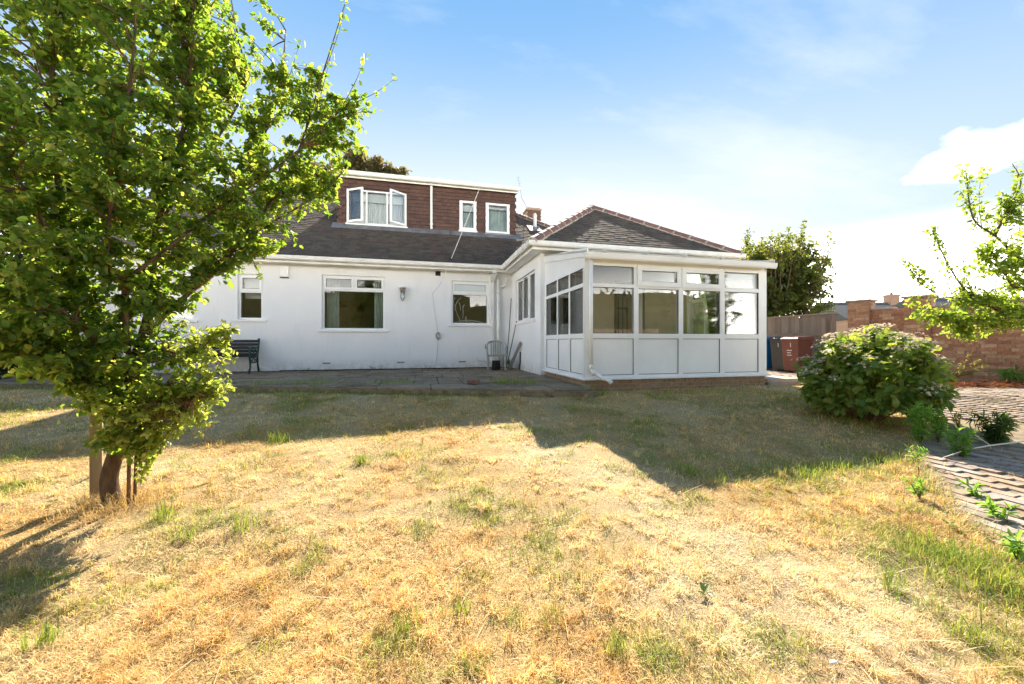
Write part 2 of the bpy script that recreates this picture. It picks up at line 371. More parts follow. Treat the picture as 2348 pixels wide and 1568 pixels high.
GREEN = [(on(px, py), r, s) for px, py, r, s in [
    (1095, 1150, .20, .9), (1140, 1170, .2, .7), (1260, 1235, .22, .8), (1000, 1085, .2, .45), (1270, 1300, .18, .6), (830, 1058, .12, .6), (480, 1215, .28, .5), (420, 1190, .2, .5),
    (650, 1235, .2, .35), (2120, 1262, .22, .9), (2220, 1300, .28, .95), (2310, 1330, .3, .9), (2000, 1215, .3, .45), (2250, 1420, .16, .6), (2300, 1480, .16, .5),
    (1650, 930, .4, .5), (1800, 915, .5, .75), (1950, 960, .4, .75), (1900, 1035, .3, .5), (1500, 965, .3, .35), (1620, 1045, .22, .5), (1700, 1085, .2, .6), (1570, 1075, .15, .7),
    (1860, 1085, .25, .9), (1990, 1060, .25, .9), (1280, 1010, .15, .4), (1150, 930, .25, .3), (1000, 925, .25, .3), (720, 1000, .25, .4), (900, 985, .25, .25), (640, 1010, .2, .4),
    (1500, 1500, .1, .7), (900, 1480, .1, .6), (610, 1500, .08, .5), (150, 1400, .15, .5), (40, 1350, .15, .5), (1240, 1400, .1, .4), (1760, 1140, .15, .5), (2090, 1180, .2, .6), (1450, 1050, .12, .5)]]
PALE = [(on(px, py), r) for px, py, r in [(1260, 1040, .5), (1400, 1090, .5), (1500, 1180, .45), (1650, 1250, .4), (1800, 1330, .4), (1950, 1430, .4), (1700, 1420, .35), (1560, 1350, .3), (2050, 1350, .35), (330, 1080, .3)]]
def lawn_cols(x, y, n):
    """straw, bleached straw and green, as patches of their own; n random 0..1 per sample"""
    g = np.clip((fbm(x*1.6+3, y*1.6, 31, 4)-.60)*3.0, 0, .45)+np.clip((fbm(x*5, y*5, 47, 3)-.66)*4, 0, .45)
    for p, r, s in GREEN:
        g = np.maximum(g, s*np.exp(-((x-p.x)**2+(y-p.y)**2)/(r*r*1.3))*np.clip(2.6*fbm(x*7, y*7, 3, 3)-.75, 0, 1))
    e = y-patio_front(x)
    g = np.maximum(g, np.where((x < 1.2) & (x > -9), np.exp(-(e/.16)**2)*.95, 0))
    pale = np.clip((fbm(x*1.1, y*1.1+9, 77, 3)-.5)*2.2, 0, .5)
    for p, r in PALE: pale = np.maximum(pale, np.exp(-((x-p.x)**2+(y-p.y)**2)/(r*r)))
    dark = np.clip((fbm(x*3.5, y*3.5, 101, 3)-.52)*4, 0, 1)
    straw = np.array([.75, .54, .26]); rust = np.array([.60, .38, .155]); bleach = np.array([.84, .69, .47]); gr1 = np.array([.15, .26, .04]); gr2 = np.array([.42, .42, .09])
    c = straw+(rust-straw)*(dark*.75)[:, None]; c = c+(bleach-c)*pale[:, None]
    isg = n < g
    gg = gr1+(gr2-gr1)*((n/np.maximum(g, 1e-3)) % 1)[:, None]
    return np.where(isg[:, None], gg, c), isg, pale, g
def lawn():
    far = [20, 28, 45, 80, 160, 400, 1500]
    xs = np.r_[[-q for q in far[::-1]], np.linspace(-13, 12, 360), far]; ys = np.r_[[-q for q in far[::-1]], [-12, -6, -3], np.linspace(-1, 9, 170), [10, 12, 15], far]
    X, Y = np.meshgrid(xs, ys); x, y = X.ravel(), Y.ravel()
    V = np.c_[x, y, gh(x, y)-.004]
    c, isg, pale, g = lawn_cols(x, y, np.full(len(x), 2.))
    soil = np.array([.22, .145, .075]); c = c*.5+soil*.5
    c = c+(np.array([.12, .16, .04])-c)*np.clip(g*.7, 0, .7)[:, None]
    c = np.where((np.hypot(x, y) > 14)[:, None], np.array([.12, .15, .05]), c)
    nx, ny = len(xs), len(ys); i = np.arange(nx*ny).reshape(ny, nx)
    F = np.stack([i[:-1, :-1], i[:-1, 1:], i[1:, 1:], i[1:, :-1]], -1).reshape(-1, 4)
    me = np_mesh('lawn', V, F, c); me.polygons.foreach_set('use_smooth', np.ones(len(F), bool))
    link('lawn', me, M['ground'], label='dry straw coloured garden lawn with worn green patches', kind='structure')
lawn()
def blades(name, x, y, L, w, lean, az, col, z0=None, mat='grass', curl=.6, **k):
    """many single grass blades, each a tapering bent strip"""
    n = len(x); z = gh(x, y) if z0 is None else z0
    d = np.c_[np.cos(az), np.sin(az), np.zeros(n)]; s = np.c_[-np.sin(az), np.cos(az), np.zeros(n)]*w[:, None]
    up = np.array([0, 0, 1.]); P0 = np.c_[x, y, z-.004]
    P1 = P0+(d*np.sin(lean)[:, None]+up*np.cos(lean)[:, None])*(L*.5)[:, None]
    l2 = np.minimum(lean+curl, 1.75)
    P2 = P1+(d*np.sin(l2)[:, None]+up*np.cos(l2)[:, None])*(L*.5)[:, None]
    P2[:, 2] = np.maximum(P2[:, 2], z+.004)
    V = np.stack([P0-s, P0+s, P1+s*.8, P1-s*.8, P2], 1).reshape(-1, 3)
    b = (np.arange(n)*5)[:, None]
    F = np.concatenate([b+np.array([0, 1, 2]), b+np.array([0, 2, 3]), b+np.array([3, 2, 4])])
    return link(name, np_mesh(name, V, F, np.repeat(col, 5, 0)), M[mat], **k)
def grow():
    bands = [(.8, 1.7, 11500), (1.7, 2.5, 8200), (2.5, 3.5, 5000), (3.5, 5, 3000), (5, 8, 1600)]
    X = []; Y = []; K = []
    for f0, f1, dens in bands:
        A = 1.55*(f1*f1-f0*f0)+.8*(f1-f0); n = int(A*dens)
        f = np.sqrt(RNG.uniform(f0*f0, f1*f1, n)); r = RNG.uniform(-1, 1, n)*(1.55*f+.4)
        X.append(r*CT+f*ST); Y.append(-r*ST+f*CT); K.append(f)
    x, y, f = map(np.concatenate, (X, Y, K)); ok = lawn_ok(x, y); x, y, f = x[ok], y[ok], f[ok]; n = len(x)
    rn = RNG.random(n); c, isg, pale, g = lawn_cols(x, y, rn)
    c = c*(RNG.uniform(.72, 1.3, n)[:, None])*np.array([1, 1, 1])+RNG.normal(0, .015, (n, 3)); c = np.clip(c, .01, .9)
    tall = np.clip(fbm(x*4, y*4, 13, 3)*1.9-.35, .2, 1.3)
    L = np.where(isg, RNG.uniform(.035, .085, n), RNG.uniform(.025, .07, n)*tall)*(1-.15*pale)
    L *= np.where(RNG.random(n) < .02, 1.9, 1)
    w = np.interp(f, [1, 2.5, 5, 8], [.0011, .0015, .0024, .0034])*RNG.uniform(.7, 1.3, n)
    lean = np.where(isg, RNG.normal(.45, .3, n), RNG.normal(1.0, .38, n)); lean = np.clip(np.abs(lean), .03, 1.5)
    az = RNG.uniform(0, 2*np.pi, n)+2.2*fbm(x*2.5, y*2.5, 61, 2)
    blades('grass', x, y, L, w, lean, az, c, label='dry straw and green grass blades covering the lawn', kind='stuff')
    # matted tussocks: blades fanning out from common roots
    X = []; Y = []; C_ = []; L_ = []; A_ = []; W_2 = []; LE = []
    for f0, f1, dens, nb in ((.9, 2.0, 150, 34), (2.0, 3.2, 75, 26), (3.2, 6, 30, 18)):
        m = int(1.5*(f1*f1-f0*f0)*dens); f = np.sqrt(RNG.uniform(f0*f0, f1*f1, m)); r = RNG.uniform(-1, 1, m)*1.5*f; cx = r*CT+f*ST; cy = -r*ST+f*CT; ok = lawn_ok(cx, cy); cx, cy, f = cx[ok], cy[ok], f[ok]; m = len(cx)
        _, _, pale, g = lawn_cols(cx, cy, np.full(m, 2.)); sz = RNG.uniform(.5, 1.2, m)*(1-.2*pale); tone = RNG.uniform(.7, 1.2, m); ax = np.repeat(RNG.uniform(0, 6.28, m), nb)
        x = np.repeat(cx, nb)+RNG.normal(0, .016, m*nb); y = np.repeat(cy, nb)+RNG.normal(0, .016, m*nb)
        cc, ig, _, _ = lawn_cols(x, y, RNG.random(m*nb)); cc = cc*np.repeat(tone, nb)[:, None]*RNG.uniform(.8, 1.2, m*nb)[:, None]
        X.append(x); Y.append(y); C_.append(cc); L_.append(np.repeat(sz, nb)*RNG.uniform(.04, .10, m*nb)); A_.append(ax+RNG.normal(0, 1.1, m*nb)); W_2.append(np.repeat(np.interp(f, [1, 2.5, 6], [.0011, .0015, .0026]), nb)); LE.append(np.abs(RNG.normal(.75, .4, m*nb)))
    x, y, cc, l_, a_, w_, le = map(np.concatenate, (X, Y, C_, L_, A_, W_2, LE))
    blades('grass_tussocks', x, y, l_, w_, np.clip(le, .03, 1.45), a_, np.clip(cc, .01, .9), label='matted dry tussocks roughening the lawn', kind='stuff')
    # green tufts with longer blades
    tx = []; ty = []; tl = []
    tuft = [(1585, 1085, .1, 70, .11), (1640, 1100, .12, 70, .10), (1850, 1095, .12, 80, .12), (1905, 1075, .14, 80, .12), (1160, 888, .3, 260, .16), (1210, 890, .2, 140, .13), (2240, 1310, .3, 420, .10), (2150, 1275, .2, 240, .08), (2310, 1350, .25, 300, .11),
            (830, 1058, .06, 70, .13), (560, 1215, .08, 60, .14), (370, 1190, .06, 60, .15), (720, 890, .5, 260, .12), (900, 888, .4, 200, .11), (600, 893, .3, 160, .13), (2030, 1060, .2, 80, .12), (640, 1010, .12, 90, .16),
            (1410, 1500, .05, 50, .12), (930, 1440, .05, 40, .13), (100, 1480, .06, 50, .13), (420, 1240, .05, 40, .14), (2035, 1345, .03, 25, .13), (1050, 1400, .05, 40, .1), (2225, 1460, .06, 50, .12), (1370, 905, .3, 130, .1), (1650, 900, .5, 200, .1)]
    for px, py, r, m, l in tuft:
        p = on(px, py); tx.append(RNG.normal(p.x, r*.55, m)); ty.append(RNG.normal(p.y, r*.45, m)); tl.append(RNG.uniform(.5, 1.15, m)*l)
    x, y, L = map(np.concatenate, (tx, ty, tl)); ok = ~((x > 2.7) & (y > 6.03)); x, y, L = x[ok], y[ok], L[ok]; n = len(x)
    z0 = np.where(on_patio(x, y), .43, gh(x, y))
    q = RNG.random(n)[:, None]; c = np.array([.13, .22, .035])*(1-q)+np.array([.40, .44, .09])*q
    blades('grass_tufts', x, y, L, np.full(n, .0022), np.clip(np.abs(RNG.normal(.3, .22, n)), .02, 1), RNG.uniform(0, 6.28, n), c, z0, curl=.45, label='longer bright green grass tufts standing in the lawn', kind='stuff')
    n = 900; a = RNG.uniform(0, 6.28, n); rr = np.abs(RNG.normal(.10, .07, n))+.04; x = -2.12+np.cos(a)*rr*1.3; y = 3.27+np.sin(a)*rr; q = RNG.random(n)[:, None]
    blades('trunk_grass', x, y, RNG.uniform(.06, .16, n), np.full(n, .0016), np.clip(np.abs(RNG.normal(.5, .35, n)), .03, 1.4), RNG.uniform(0, 6.28, n), np.array([.42, .28, .12])*(1-q)+np.array([.66, .50, .25])*q, label='long dry grass left uncut round the plum trunk', kind='stuff')
    # pale dead stalks lying on the lawn
    n = 520; f = RNG.uniform(1.1, 4.5, n); r = RNG.uniform(-1, 1, n)*1.5*f; x = r*CT+f*ST; y = -r*ST+f*CT; ok = lawn_ok(x, y); x, y = x[ok], y[ok]; n = len(x)
    q = RNG.random(n)[:, None]; c = np.array([.60, .44, .22])*(1-q)+np.array([.72, .60, .40])*q
    blades('dead_stalks', x, y, RNG.uniform(.12, .3, n), RNG.uniform(.0012, .002, n), RNG.uniform(1.15, 1.5, n), RNG.uniform(0, 6.28, n), c, curl=.12, label='long pale dead stalks lying across the lawn', kind='stuff')
grow()

def clip(poly, fn):
    out = []
    for i, a in enumerate(poly):
        b = poly[(i+1) % len(poly)]; da, db = fn(a), fn(b)
        if da >= 0: out.append(a)
        if da*db < 0: t = da/(da-db); out.append((a[0]+(b[0]-a[0])*t, a[1]+(b[1]-a[1])*t))
    return out
def area(p): return abs(sum(p[i][0]*p[(i+1) % len(p)][1]-p[(i+1) % len(p)][0]*p[i][1] for i in range(len(p))))/2
PZ = .43
def patio():
    bed = MB(); pl = [(-13, patio_front(-13)), (2.7, patio_front(2.7)), (2.7, 11.0), (-13, 11.0)]
    bed.prism(pl, .2, PZ-.03, 'z'); root = bed.build('patio', M['joint'], label='grey stone slab patio along the back of the house', kind='structure')
    y = 11.04; k = 0
    while y > 5.3:
        h = random.choice((.45, .6, .6, .75)); x = 2.68-random.uniform(0, .5)*0; x = 2.69
        while x > -9.5:
            w = random.choice((.45, .6, .6, .75, .9))
            g = .008
            p = [(x-w+g, y-h+g), (x-g, y-h+g), (x-g, y-g), (x-w+g, y-g)]
            p = clip(p, lambda q: q[1]-patio_front(q[0])-.01)
            if len(p) > 2 and area(p) > .02:
                m = MB(); dz = random.uniform(-.006, .006); m.prism(p, PZ-.04, PZ+dz, 'z')
                cx = sum(q[0] for q in p)/len(p); cy = sum(q[1] for q in p)/len(p)
                T = Matrix.Translation((cx, cy, PZ)) @ Matrix.Rotation(random.gauss(0, .004), 4, 'X') @ Matrix.Rotation(random.gauss(0, .004), 4, 'Y') @ Matrix.Translation((-cx, -cy, -PZ))
                m.v = [T @ v for v in m.v]; m.build('paving_slab', M['slab'], root); k += 1
            x -= w
        y -= h
patio()
def drive():
    base = MB(); pts = []
    ys = np.r_[np.linspace(-3, 6, 60), [7.5, 9, 12, 14.0]]
    V = []; F = []
    for i, y in enumerate(ys):
        xb = float(np.interp(y, DBY, DBX))
        for j in range(12):
            x = xb+.02+(11.95-xb)*j/11; V.append((x, y, float(gz(x, y))+.0175))
    F = [(i*12+j, i*12+j+1, (i+1)*12+j+1, (i+1)*12+j) for i in range(len(ys)-1) for j in range(11)]
    me = bpy.data.meshes.new('driveway'); me.from_pydata(V, [], F); root = link('driveway', me, M['joint'], label='block paved driveway with sandy weedy joints', kind='structure')
    b = MB(); b.box(-.0480, .0480, -.0945, .0945, -.04, 0); proto = b.mesh('block_paver'); proto.materials.append(M['sett'])
    L = []
    i = 0; x = 2.9
    while x < 11.8:
        y = -1.0+(i % 2)*.1
        while y < 10.6:
            if on_drive(x-.04, y) and on_drive(x, y-.08) and on_drive(x, y+.08) and not (x < 7.5 and y > 5.9) and random.random() > .012:
                f = x*ST+y*CT; r = x*CT-y*ST
                if f > .8 and abs(r) < 1.75*f+.6: L.append((f if abs(r) < 1.37*f+.1 else f+50, x, y))
            y += .2
        x += .1; i += 1
    L.sort(); rest = MB()
    for k, (f, x, y) in enumerate(L):
        T = Matrix.Translation((x, y, float(gz(x, y))+.025+random.uniform(-.004, .004))) @ Matrix.Rotation(random.gauss(0, .03), 4, 'Z') @ Matrix.Rotation(random.gauss(0, .012), 4, 'X') @ Matrix.Rotation(random.gauss(0, .02), 4, 'Y')
        if k < 300:
            o = link('block_paver', proto, None, root); o.matrix_world = T
        else: rest.box(-.048, .048, -.0945, .0945, -.04, 0, T)
    rest.build('block_pavers', M['sett'], root, kind='stuff')
    n = 5200; q = RNG.random((n, 4)); x = 3.2+q[:, 0]*6.5; y = .9+q[:, 1]*4.2; ok = on_drive(x, y) & (fbm(x*2.2, y*2.2, 8, 3)+.25*RNG.random(n) > .60); x, y = x[ok], y[ok]; n = len(x)
    x = np.round(x/.1)*.1-.05+.0+RNG.normal(0, .008, n); qq = RNG.random(n)[:, None]; c = np.where(RNG.random(n)[:, None] < .3, np.array([.2, .28, .06]), np.array([.62, .46, .22])*(1-qq)+np.array([.74, .60, .38])*qq)
    blades('joint_grass', x, y, RNG.uniform(.03, .09, n), np.full(n, .0018), np.clip(np.abs(RNG.normal(.9, .4, n)), .05, 1.45), RNG.uniform(0, 6.28, n), c, gz(x, y)+.018, label='dry grass growing in the joints of the block paving', kind='stuff')
    n = 2600; y = RNG.uniform(.4, 3.3, n); x = np.interp(y, DBY, DBX)+RNG.normal(.0, .05, n)+.05*(fbm(y*6, y*0, 4, 2)-.3); qq = RNG.random(n)[:, None]
    c = np.where(RNG.random(n)[:, None] < .3, np.array([.2, .3, .06]), np.array([.60, .42, .18])*(1-qq)+np.array([.74, .58, .34])*qq)
    blades('edge_grass', x, y, RNG.uniform(.05, .13, n), np.full(n, .0017), np.clip(np.abs(RNG.normal(.8, .4, n)), .05, 1.45), RNG.normal(-.4, 1.2, n), c, gz(x, y)+.012, label='ragged dry grass overhanging the edge of the block paving', kind='stuff')
    # raised concrete landing beside the conservatory
    m = MB(); m.box(6.66, 7.38, 6.0, 8.2, .1, .395); m.box(6.64, 7.40, 5.98, 8.2, .397, .47)
    o = m.build('landing_step', M['concrete'], bevel=.008, label='low pale concrete landing step at the conservatory corner', kind='structure')
drive()

# ------------------------------------------------------------------ the house
def wall(name, T, u0, u1, z0, z1, holes, mat, parent, th=.25):
    """a wall seen from local -y, with real openings and reveals"""
    us = sorted({u0, u1, *[h[0] for h in holes], *[h[1] for h in holes]}); zs = sorted({z0, z1, *[h[2] for h in holes], *[h[3] for h in holes]})
    inh = lambda u, z: any(a < u < b and c < z < d for a, b, c, d in holes)
    m = MB(T)
    solid = {(i, j): not inh((us[i]+us[i+1])/2, (zs[j]+zs[j+1])/2) for i in range(len(us)-1) for j in range(len(zs)-1)}
    idx = {}
    def v(i, j, k):
        if (i, j, k) not in idx: idx[i, j, k] = len(m.v); m.v.append(T @ Vector((us[i], k*th, zs[j])))
        return idx[i, j, k]
    for (i, j), s in solid.items():
        if not s: continue
        m.f.append((v(i, j, 0), v(i+1, j, 0), v(i+1, j+1, 0), v(i, j+1, 0))); m.f.append((v(i, j, 1), v(i, j+1, 1), v(i+1, j+1, 1), v(i+1, j, 1)))
        for di, dj, e in ((-1, 0, ((0, 0), (0, 1))), (1, 0, ((1, 1), (1, 0))), (0, -1, ((1, 0), (0, 0))), (0, 1, ((0, 1), (1, 1)))):
            if not solid.get((i+di, j+dj), False):
                (a, b), (c, d) = e; m.f.append((v(i+a, j+b, 0), v(i+c, j+d, 0), v(i+c, j+d, 1), v(i+a, j+b, 1)))
    return m.build(name, mat, parent)
def TM(x, y, deg=0): return Matrix.Translation((x, y, 0)) @ Matrix.Rotation(math.radians(deg), 4, 'Z')
def ring(m, u0, u1, z0, z1, w, y0, y1):
    m.box(u0, u0+w, y0, y1, z0, z1); m.box(u1-w, u1, y0, y1, z0, z1); e = .0015
    m.box(u0+w, u1-w, y0+e, y1-e, z1-w, z1); m.box(u0+w, u1-w, y0+e, y1-e, z0, z0+w)
def pane(T, u0, u1, z0, z1, parent, y=.1, mat='glass'):
    m = MB(T); m.box(u0, u1, y, y+.018, z0, z1); return m.build('pane', M[mat], parent)
def gasket(T, u0, u1, z0, z1, y, parent):
    m = MB(T); ring(m, u0, u1, z0, z1, .007, y, y+.004); return m.build('gasket', M['rubber'], parent)
def window(parent, T, u0, u1, z0, z1, zt=None, tops=1, bottoms=1, rec=.06, sill=True, frost_top=False, label=None):
    w = .055; m = MB(T); y0 = rec; y1 = rec+.07
    ring(m, u0, u1, z0, z1, w, y0, y1); ztop = z1
    if zt: m.box(u0+w, u1-w, y0+.001, y1-.001, zt-.03, zt+.03)
    zb = (zt-.03) if zt else z1-w
    for i in range(1, bottoms): c = u0+(u1-u0)*i/bottoms; m.box(c-.03, c+.03, y0+.002, y1-.002, z0+w, zb)
    if zt:
        for i in range(1, tops): c = u0+(u1-u0)*i/tops; m.box(c-.03, c+.03, y0+.002, y1-.002, zt+.03, z1-w)
    o = m.build('window', M['upvc'], parent, label=label)
    for i in range(bottoms):
        a = u0+(u1-u0)*i/bottoms+(w if i == 0 else .03); b = u0+(u1-u0)*(i+1)/bottoms-(w if i == bottoms-1 else .03)
        pane(T, a, b, z0+w, zb, o, y0+.03); gasket(T, a, b, z0+w, zb, y0+.02, o)
    if zt:
        for i in range(tops):
            a = u0+(u1-u0)*i/tops+(w if i == 0 else .03)-.02; b = u0+(u1-u0)*(i+1)/tops-(w if i == tops-1 else .03)+.02
            s = MB(T); ring(s, a, b, zt+.012, z1-w+.02, .062, y0-.022, y0-.001); s.build('sash', M['upvc'], o)
            pane(T, a+.062, b-.062, zt+.074, z1-w-.042, o, y0+.004, 'frost' if frost_top else 'glass'); gasket(T, a+.062, b-.062, zt+.074, z1-w-.042, y0-.006, o)
    if sill:
        s = MB(T); s.box(u0-.09, u1+.09, -.05, y0-.003, z0-.055, z0-.002); s.build('sill', M['render'], o, bevel=.006)
    return o
def ogee(m, p0, p1, size=.11):
    """gutter length with a rolled lip, from p0 to p1 (level); outside is to the right of travel"""
    p0 = Vector(p0); p1 = Vector(p1); d = (p1-p0).normalized(); r = d.cross(Vector((0, 0, 1)))
    prof = [(0, 0), (.015, -.06), (.04, -.095), (.075, -.11), (.10, -.085), (.108, -.05), (.115, -.012), (.118, 0), (.108, 0), (.10, -.045), (.07, -.095), (.045, -.085), (.02, -.05), (.01, 0)]
    k = size/.11; n = len(prof)
    vs = [p+r*(a*k)+Vector((0, 0, b*k)) for p in (p0, p1) for a, b in prof]
    m.add(vs, [(i, (i+1) % n, n+(i+1) % n, n+i) for i in range(n)]+[tuple(range(n))[::-1], tuple(range(n, 2*n))])
XW, YW = 2.64, 11.09
TMAIN = TM(0, YW); TSIDE = TM(XW, YW, -90); TFRONT = TM(0, 8.25)
house = empty('bungalow', (-2, 12, .43), label='white rendered bungalow with dark tiled roof and brown dormer', cat='house')
def hp(o): o.parent = house; o.matrix_parent_inverse = house.matrix_world.inverted(); return o
bpy.context.view_layer.update()
HM = Matrix.Translation((2, -12, -.43))       # children are stored relative to the house's base
def W_(T): return HM @ T
holesM = [(-4.66, -4.08, 1.78, 2.97), (-2.66, -1.03, 1.53, 3.03), (.82, 1.93, 1.71, 3.0), (-6.6, -5.62, 1.75, 2.95), (.36, .51, 3.12, 3.255)]
wall('wall', W_(TMAIN), -8, XW+.25, .43, 3.262, holesM, M['render'], house)
wall('wall', W_(TSIDE), 0, YW-8.25, .43, 3.262, [(.46, 2.38, 1.75, 2.97)], M['render'], house)
wall('wall', W_(TFRONT), XW+.25, 7.56, .3, 3.262, [(4.55, 5.26, .56, 2.62)], M['render'], house)
m = MB(HM); m.box(7.31, 7.56, 8.5, 11.1, .3, 3.262); m.box(-8, -7.75, 11.34, 20, .3, 3.262); m.box(-8, 8, 20, 20.25, .3, 3.262); m.box(7.75, 8, 11.1, 20, .3, 3.262); m.build('outer_wall', M['render'], house)
m = MB(HM); m.box(-8, XW-.02, YW-.02, YW-.003, .405, .452); m.build('damp_course', M['dark'], house)
m = MB(HM); m.box(-7.7, 7.7, 11.3, 19.9, .60, .68); m.box(2.9, 7.3, 8.5, 11.3, .50, .565); m.build('floor', M['carpet'], house)
m = MB(HM); m.box(-7.7, 7.7, 14.6, 14.7, .7, 3.25); m.box(-3.3, -3.2, 11.4, 14.6, .7, 3.25); m.box(.2, .3, 11.4, 14.6, .7, 3.25); m.box(2.9, 7.3, 11.2, 11.28, .57, 3.25); m.build('inner_wall', M['room'], house)
m = MB(HM); m.box(-7.7, 7.7, 11.36, 19.9, 3.2, 3.25); m.box(2.9, 7.3, 8.5, 11.36, 3.2, 3.25); m.build('ceiling', M['blind'], house)
WL = window(house, W_(TMAIN), -4.66, -4.08, 1.78, 2.97, 2.52, 1, 1)
WM = window(house, W_(TMAIN), -2.66, -1.03, 1.53, 3.03, 2.63, 2, 1)
WR = window(house, W_(TMAIN), .82, 1.93, 1.71, 3.0, 2.63, 1, 1, frost_top=True)
WF = window(house, W_(TMAIN), -6.6, -5.62, 1.75, 2.95, 2.52, 1, 1)
# side window of the wing: three lights, the middle one an opening sash with a trickle vent
m = MB(W_(TSIDE)); ring(m, .46, 2.38, 1.75, 2.97, .055, .06, .13); m.box(1.08, 1.14, .061, .129, 1.805, 2.915); m.box(1.70, 1.76, .061, .129, 1.805, 2.915); ws = m.build('window', M['upvc'], house)
s = MB(W_(TSIDE)); ring(s, 1.115, 1.725, 1.78, 2.94, .062, .035, .059); s.build('sash', M['upvc'], ws)
s = MB(W_(TSIDE)); s.box(1.3, 1.55, .022, .034, 2.89, 2.915); s.build('trickle_vent', M['rubber'], ws)
for a, b in ((.515, 1.08), (1.18, 1.66), (1.76, 2.325)): pane(W_(TSIDE), a, b, 1.81, 2.91, ws, .085)
s = MB(W_(TSIDE)); s.box(.38, 2.46, -.05, .057, 1.69, 1.747); s.build('sill', M['render'], ws)
# air bricks and wall vent
for x in (-2.54, -.6, 1.14):
    m = MB(HM); m.box(x-.11, x+.11, YW-.006, YW+.02, .585, .655); o = m.build('air_brick', M['render'], house)
    s = MB(HM)
    for i in range(7): s.box(x-.098+i*.029, x-.098+i*.029+.018, YW-.009, YW-.004, .60, .642)
    s.build('grille', M['dark'], o)
m = MB(HM); m.box(.36, .51, YW+.02, YW+.06, 3.12, 3.255); m.build('wall_vent', M['dark'], house)
# ---- roofs
TP = .7; SL = math.atan(TP)
EY, EX, EYF, EZ = 10.76, 2.34, 7.95, 3.425
def deck():
    m = MB(HM); z = lambda d: EZ-.02+TP*d
    R = 4.85
    m.add([(-8.4, EY, z(0)), (8.2, EY, z(0)), (8.2-R, EY+R, z(R)), (-8.4, EY+R, z(R)), (8.2, EY+2*R, z(0)), (-8.4, EY+2*R, z(0))], [(0, 1, 2, 3), (1, 4, 2), (3, 2, 4, 5), (0, 3, 5)])
    h = (7.86-EX)/2; xc = EX+h
    m.add([(EX, EYF, z(0)), (7.86, EYF, z(0)), (xc, EYF+h, z(h)), (EX, EY+.5, z(0)), (xc, EY+h+.05, z(h)), (7.86, EY+.5, z(0))], [(0, 1, 2), (0, 2, 4, 3), (1, 5, 4, 2)])
    return m.build('roof', M['felt'], house)
roof = deck()
tb = MB(); gW, gL = .205, .155
tb.hexa([(-gW/2+.002, -.012, .010), (gW/2-.002, -.012, .010), (gW/2-.002, gL+.05, .0), (-gW/2+.002, gL+.05, .0), (-gW/2+.002, -.012, .026), (gW/2-.002, -.012, .026), (gW/2-.002, gL+.05, .014), (-gW/2+.002, gL+.05, .014)])
tproto = tb.mesh('roof_tile'); tproto.materials.append(M['tile'])
def tile_mats():
    near, far = [], []
    rx = Matrix.Rotation(SL, 4, 'X')
    def lay(x0, x1, y0, dmax, inside, out):
        for r in range(int(dmax/math.cos(SL)/gL)):
            d = r*gL*math.cos(SL); x = x0+(r % 2)*gW/2
            while x < x1:
                if inside(x, d): out.append(Matrix.Translation((x+random.gauss(0, .002), y0+d, EZ-.015+TP*d+random.uniform(-.003, .004))) @ Matrix.Rotation(random.gauss(0, .008), 4, 'Z') @ rx @ Matrix.Rotation(random.gauss(0, .012), 4, 'Y'))
                x += gW
    lay(EX+.1, 7.86, EYF, 2.76, lambda x, d: x > EX+d+.12 and x < 7.86-d-.12, near)
    dormer = lambda x, d: (EY+d > 12.78 and -2.6 < x < 3.2)
    lay(-8.3, 5.7, EY, 4.85, lambda x, d: (x-EX < d+.12) and x < 8.2-d-.1 and not dormer(x, d), far)
    return near, far
near, far = tile_mats()
allt = [(0, T) for T in near]+[(1, T) for T in far]
rest = MB(HM)
for k, (w, T) in enumerate(allt):
    if k < 300:
        o = link('roof_tile', tproto, None, roof); o.matrix_local = HM @ T
    else: rest.add([T @ v for v in tb.v], tb.f)
rest.build('roof_tiles', M['tile'], roof, kind='stuff')
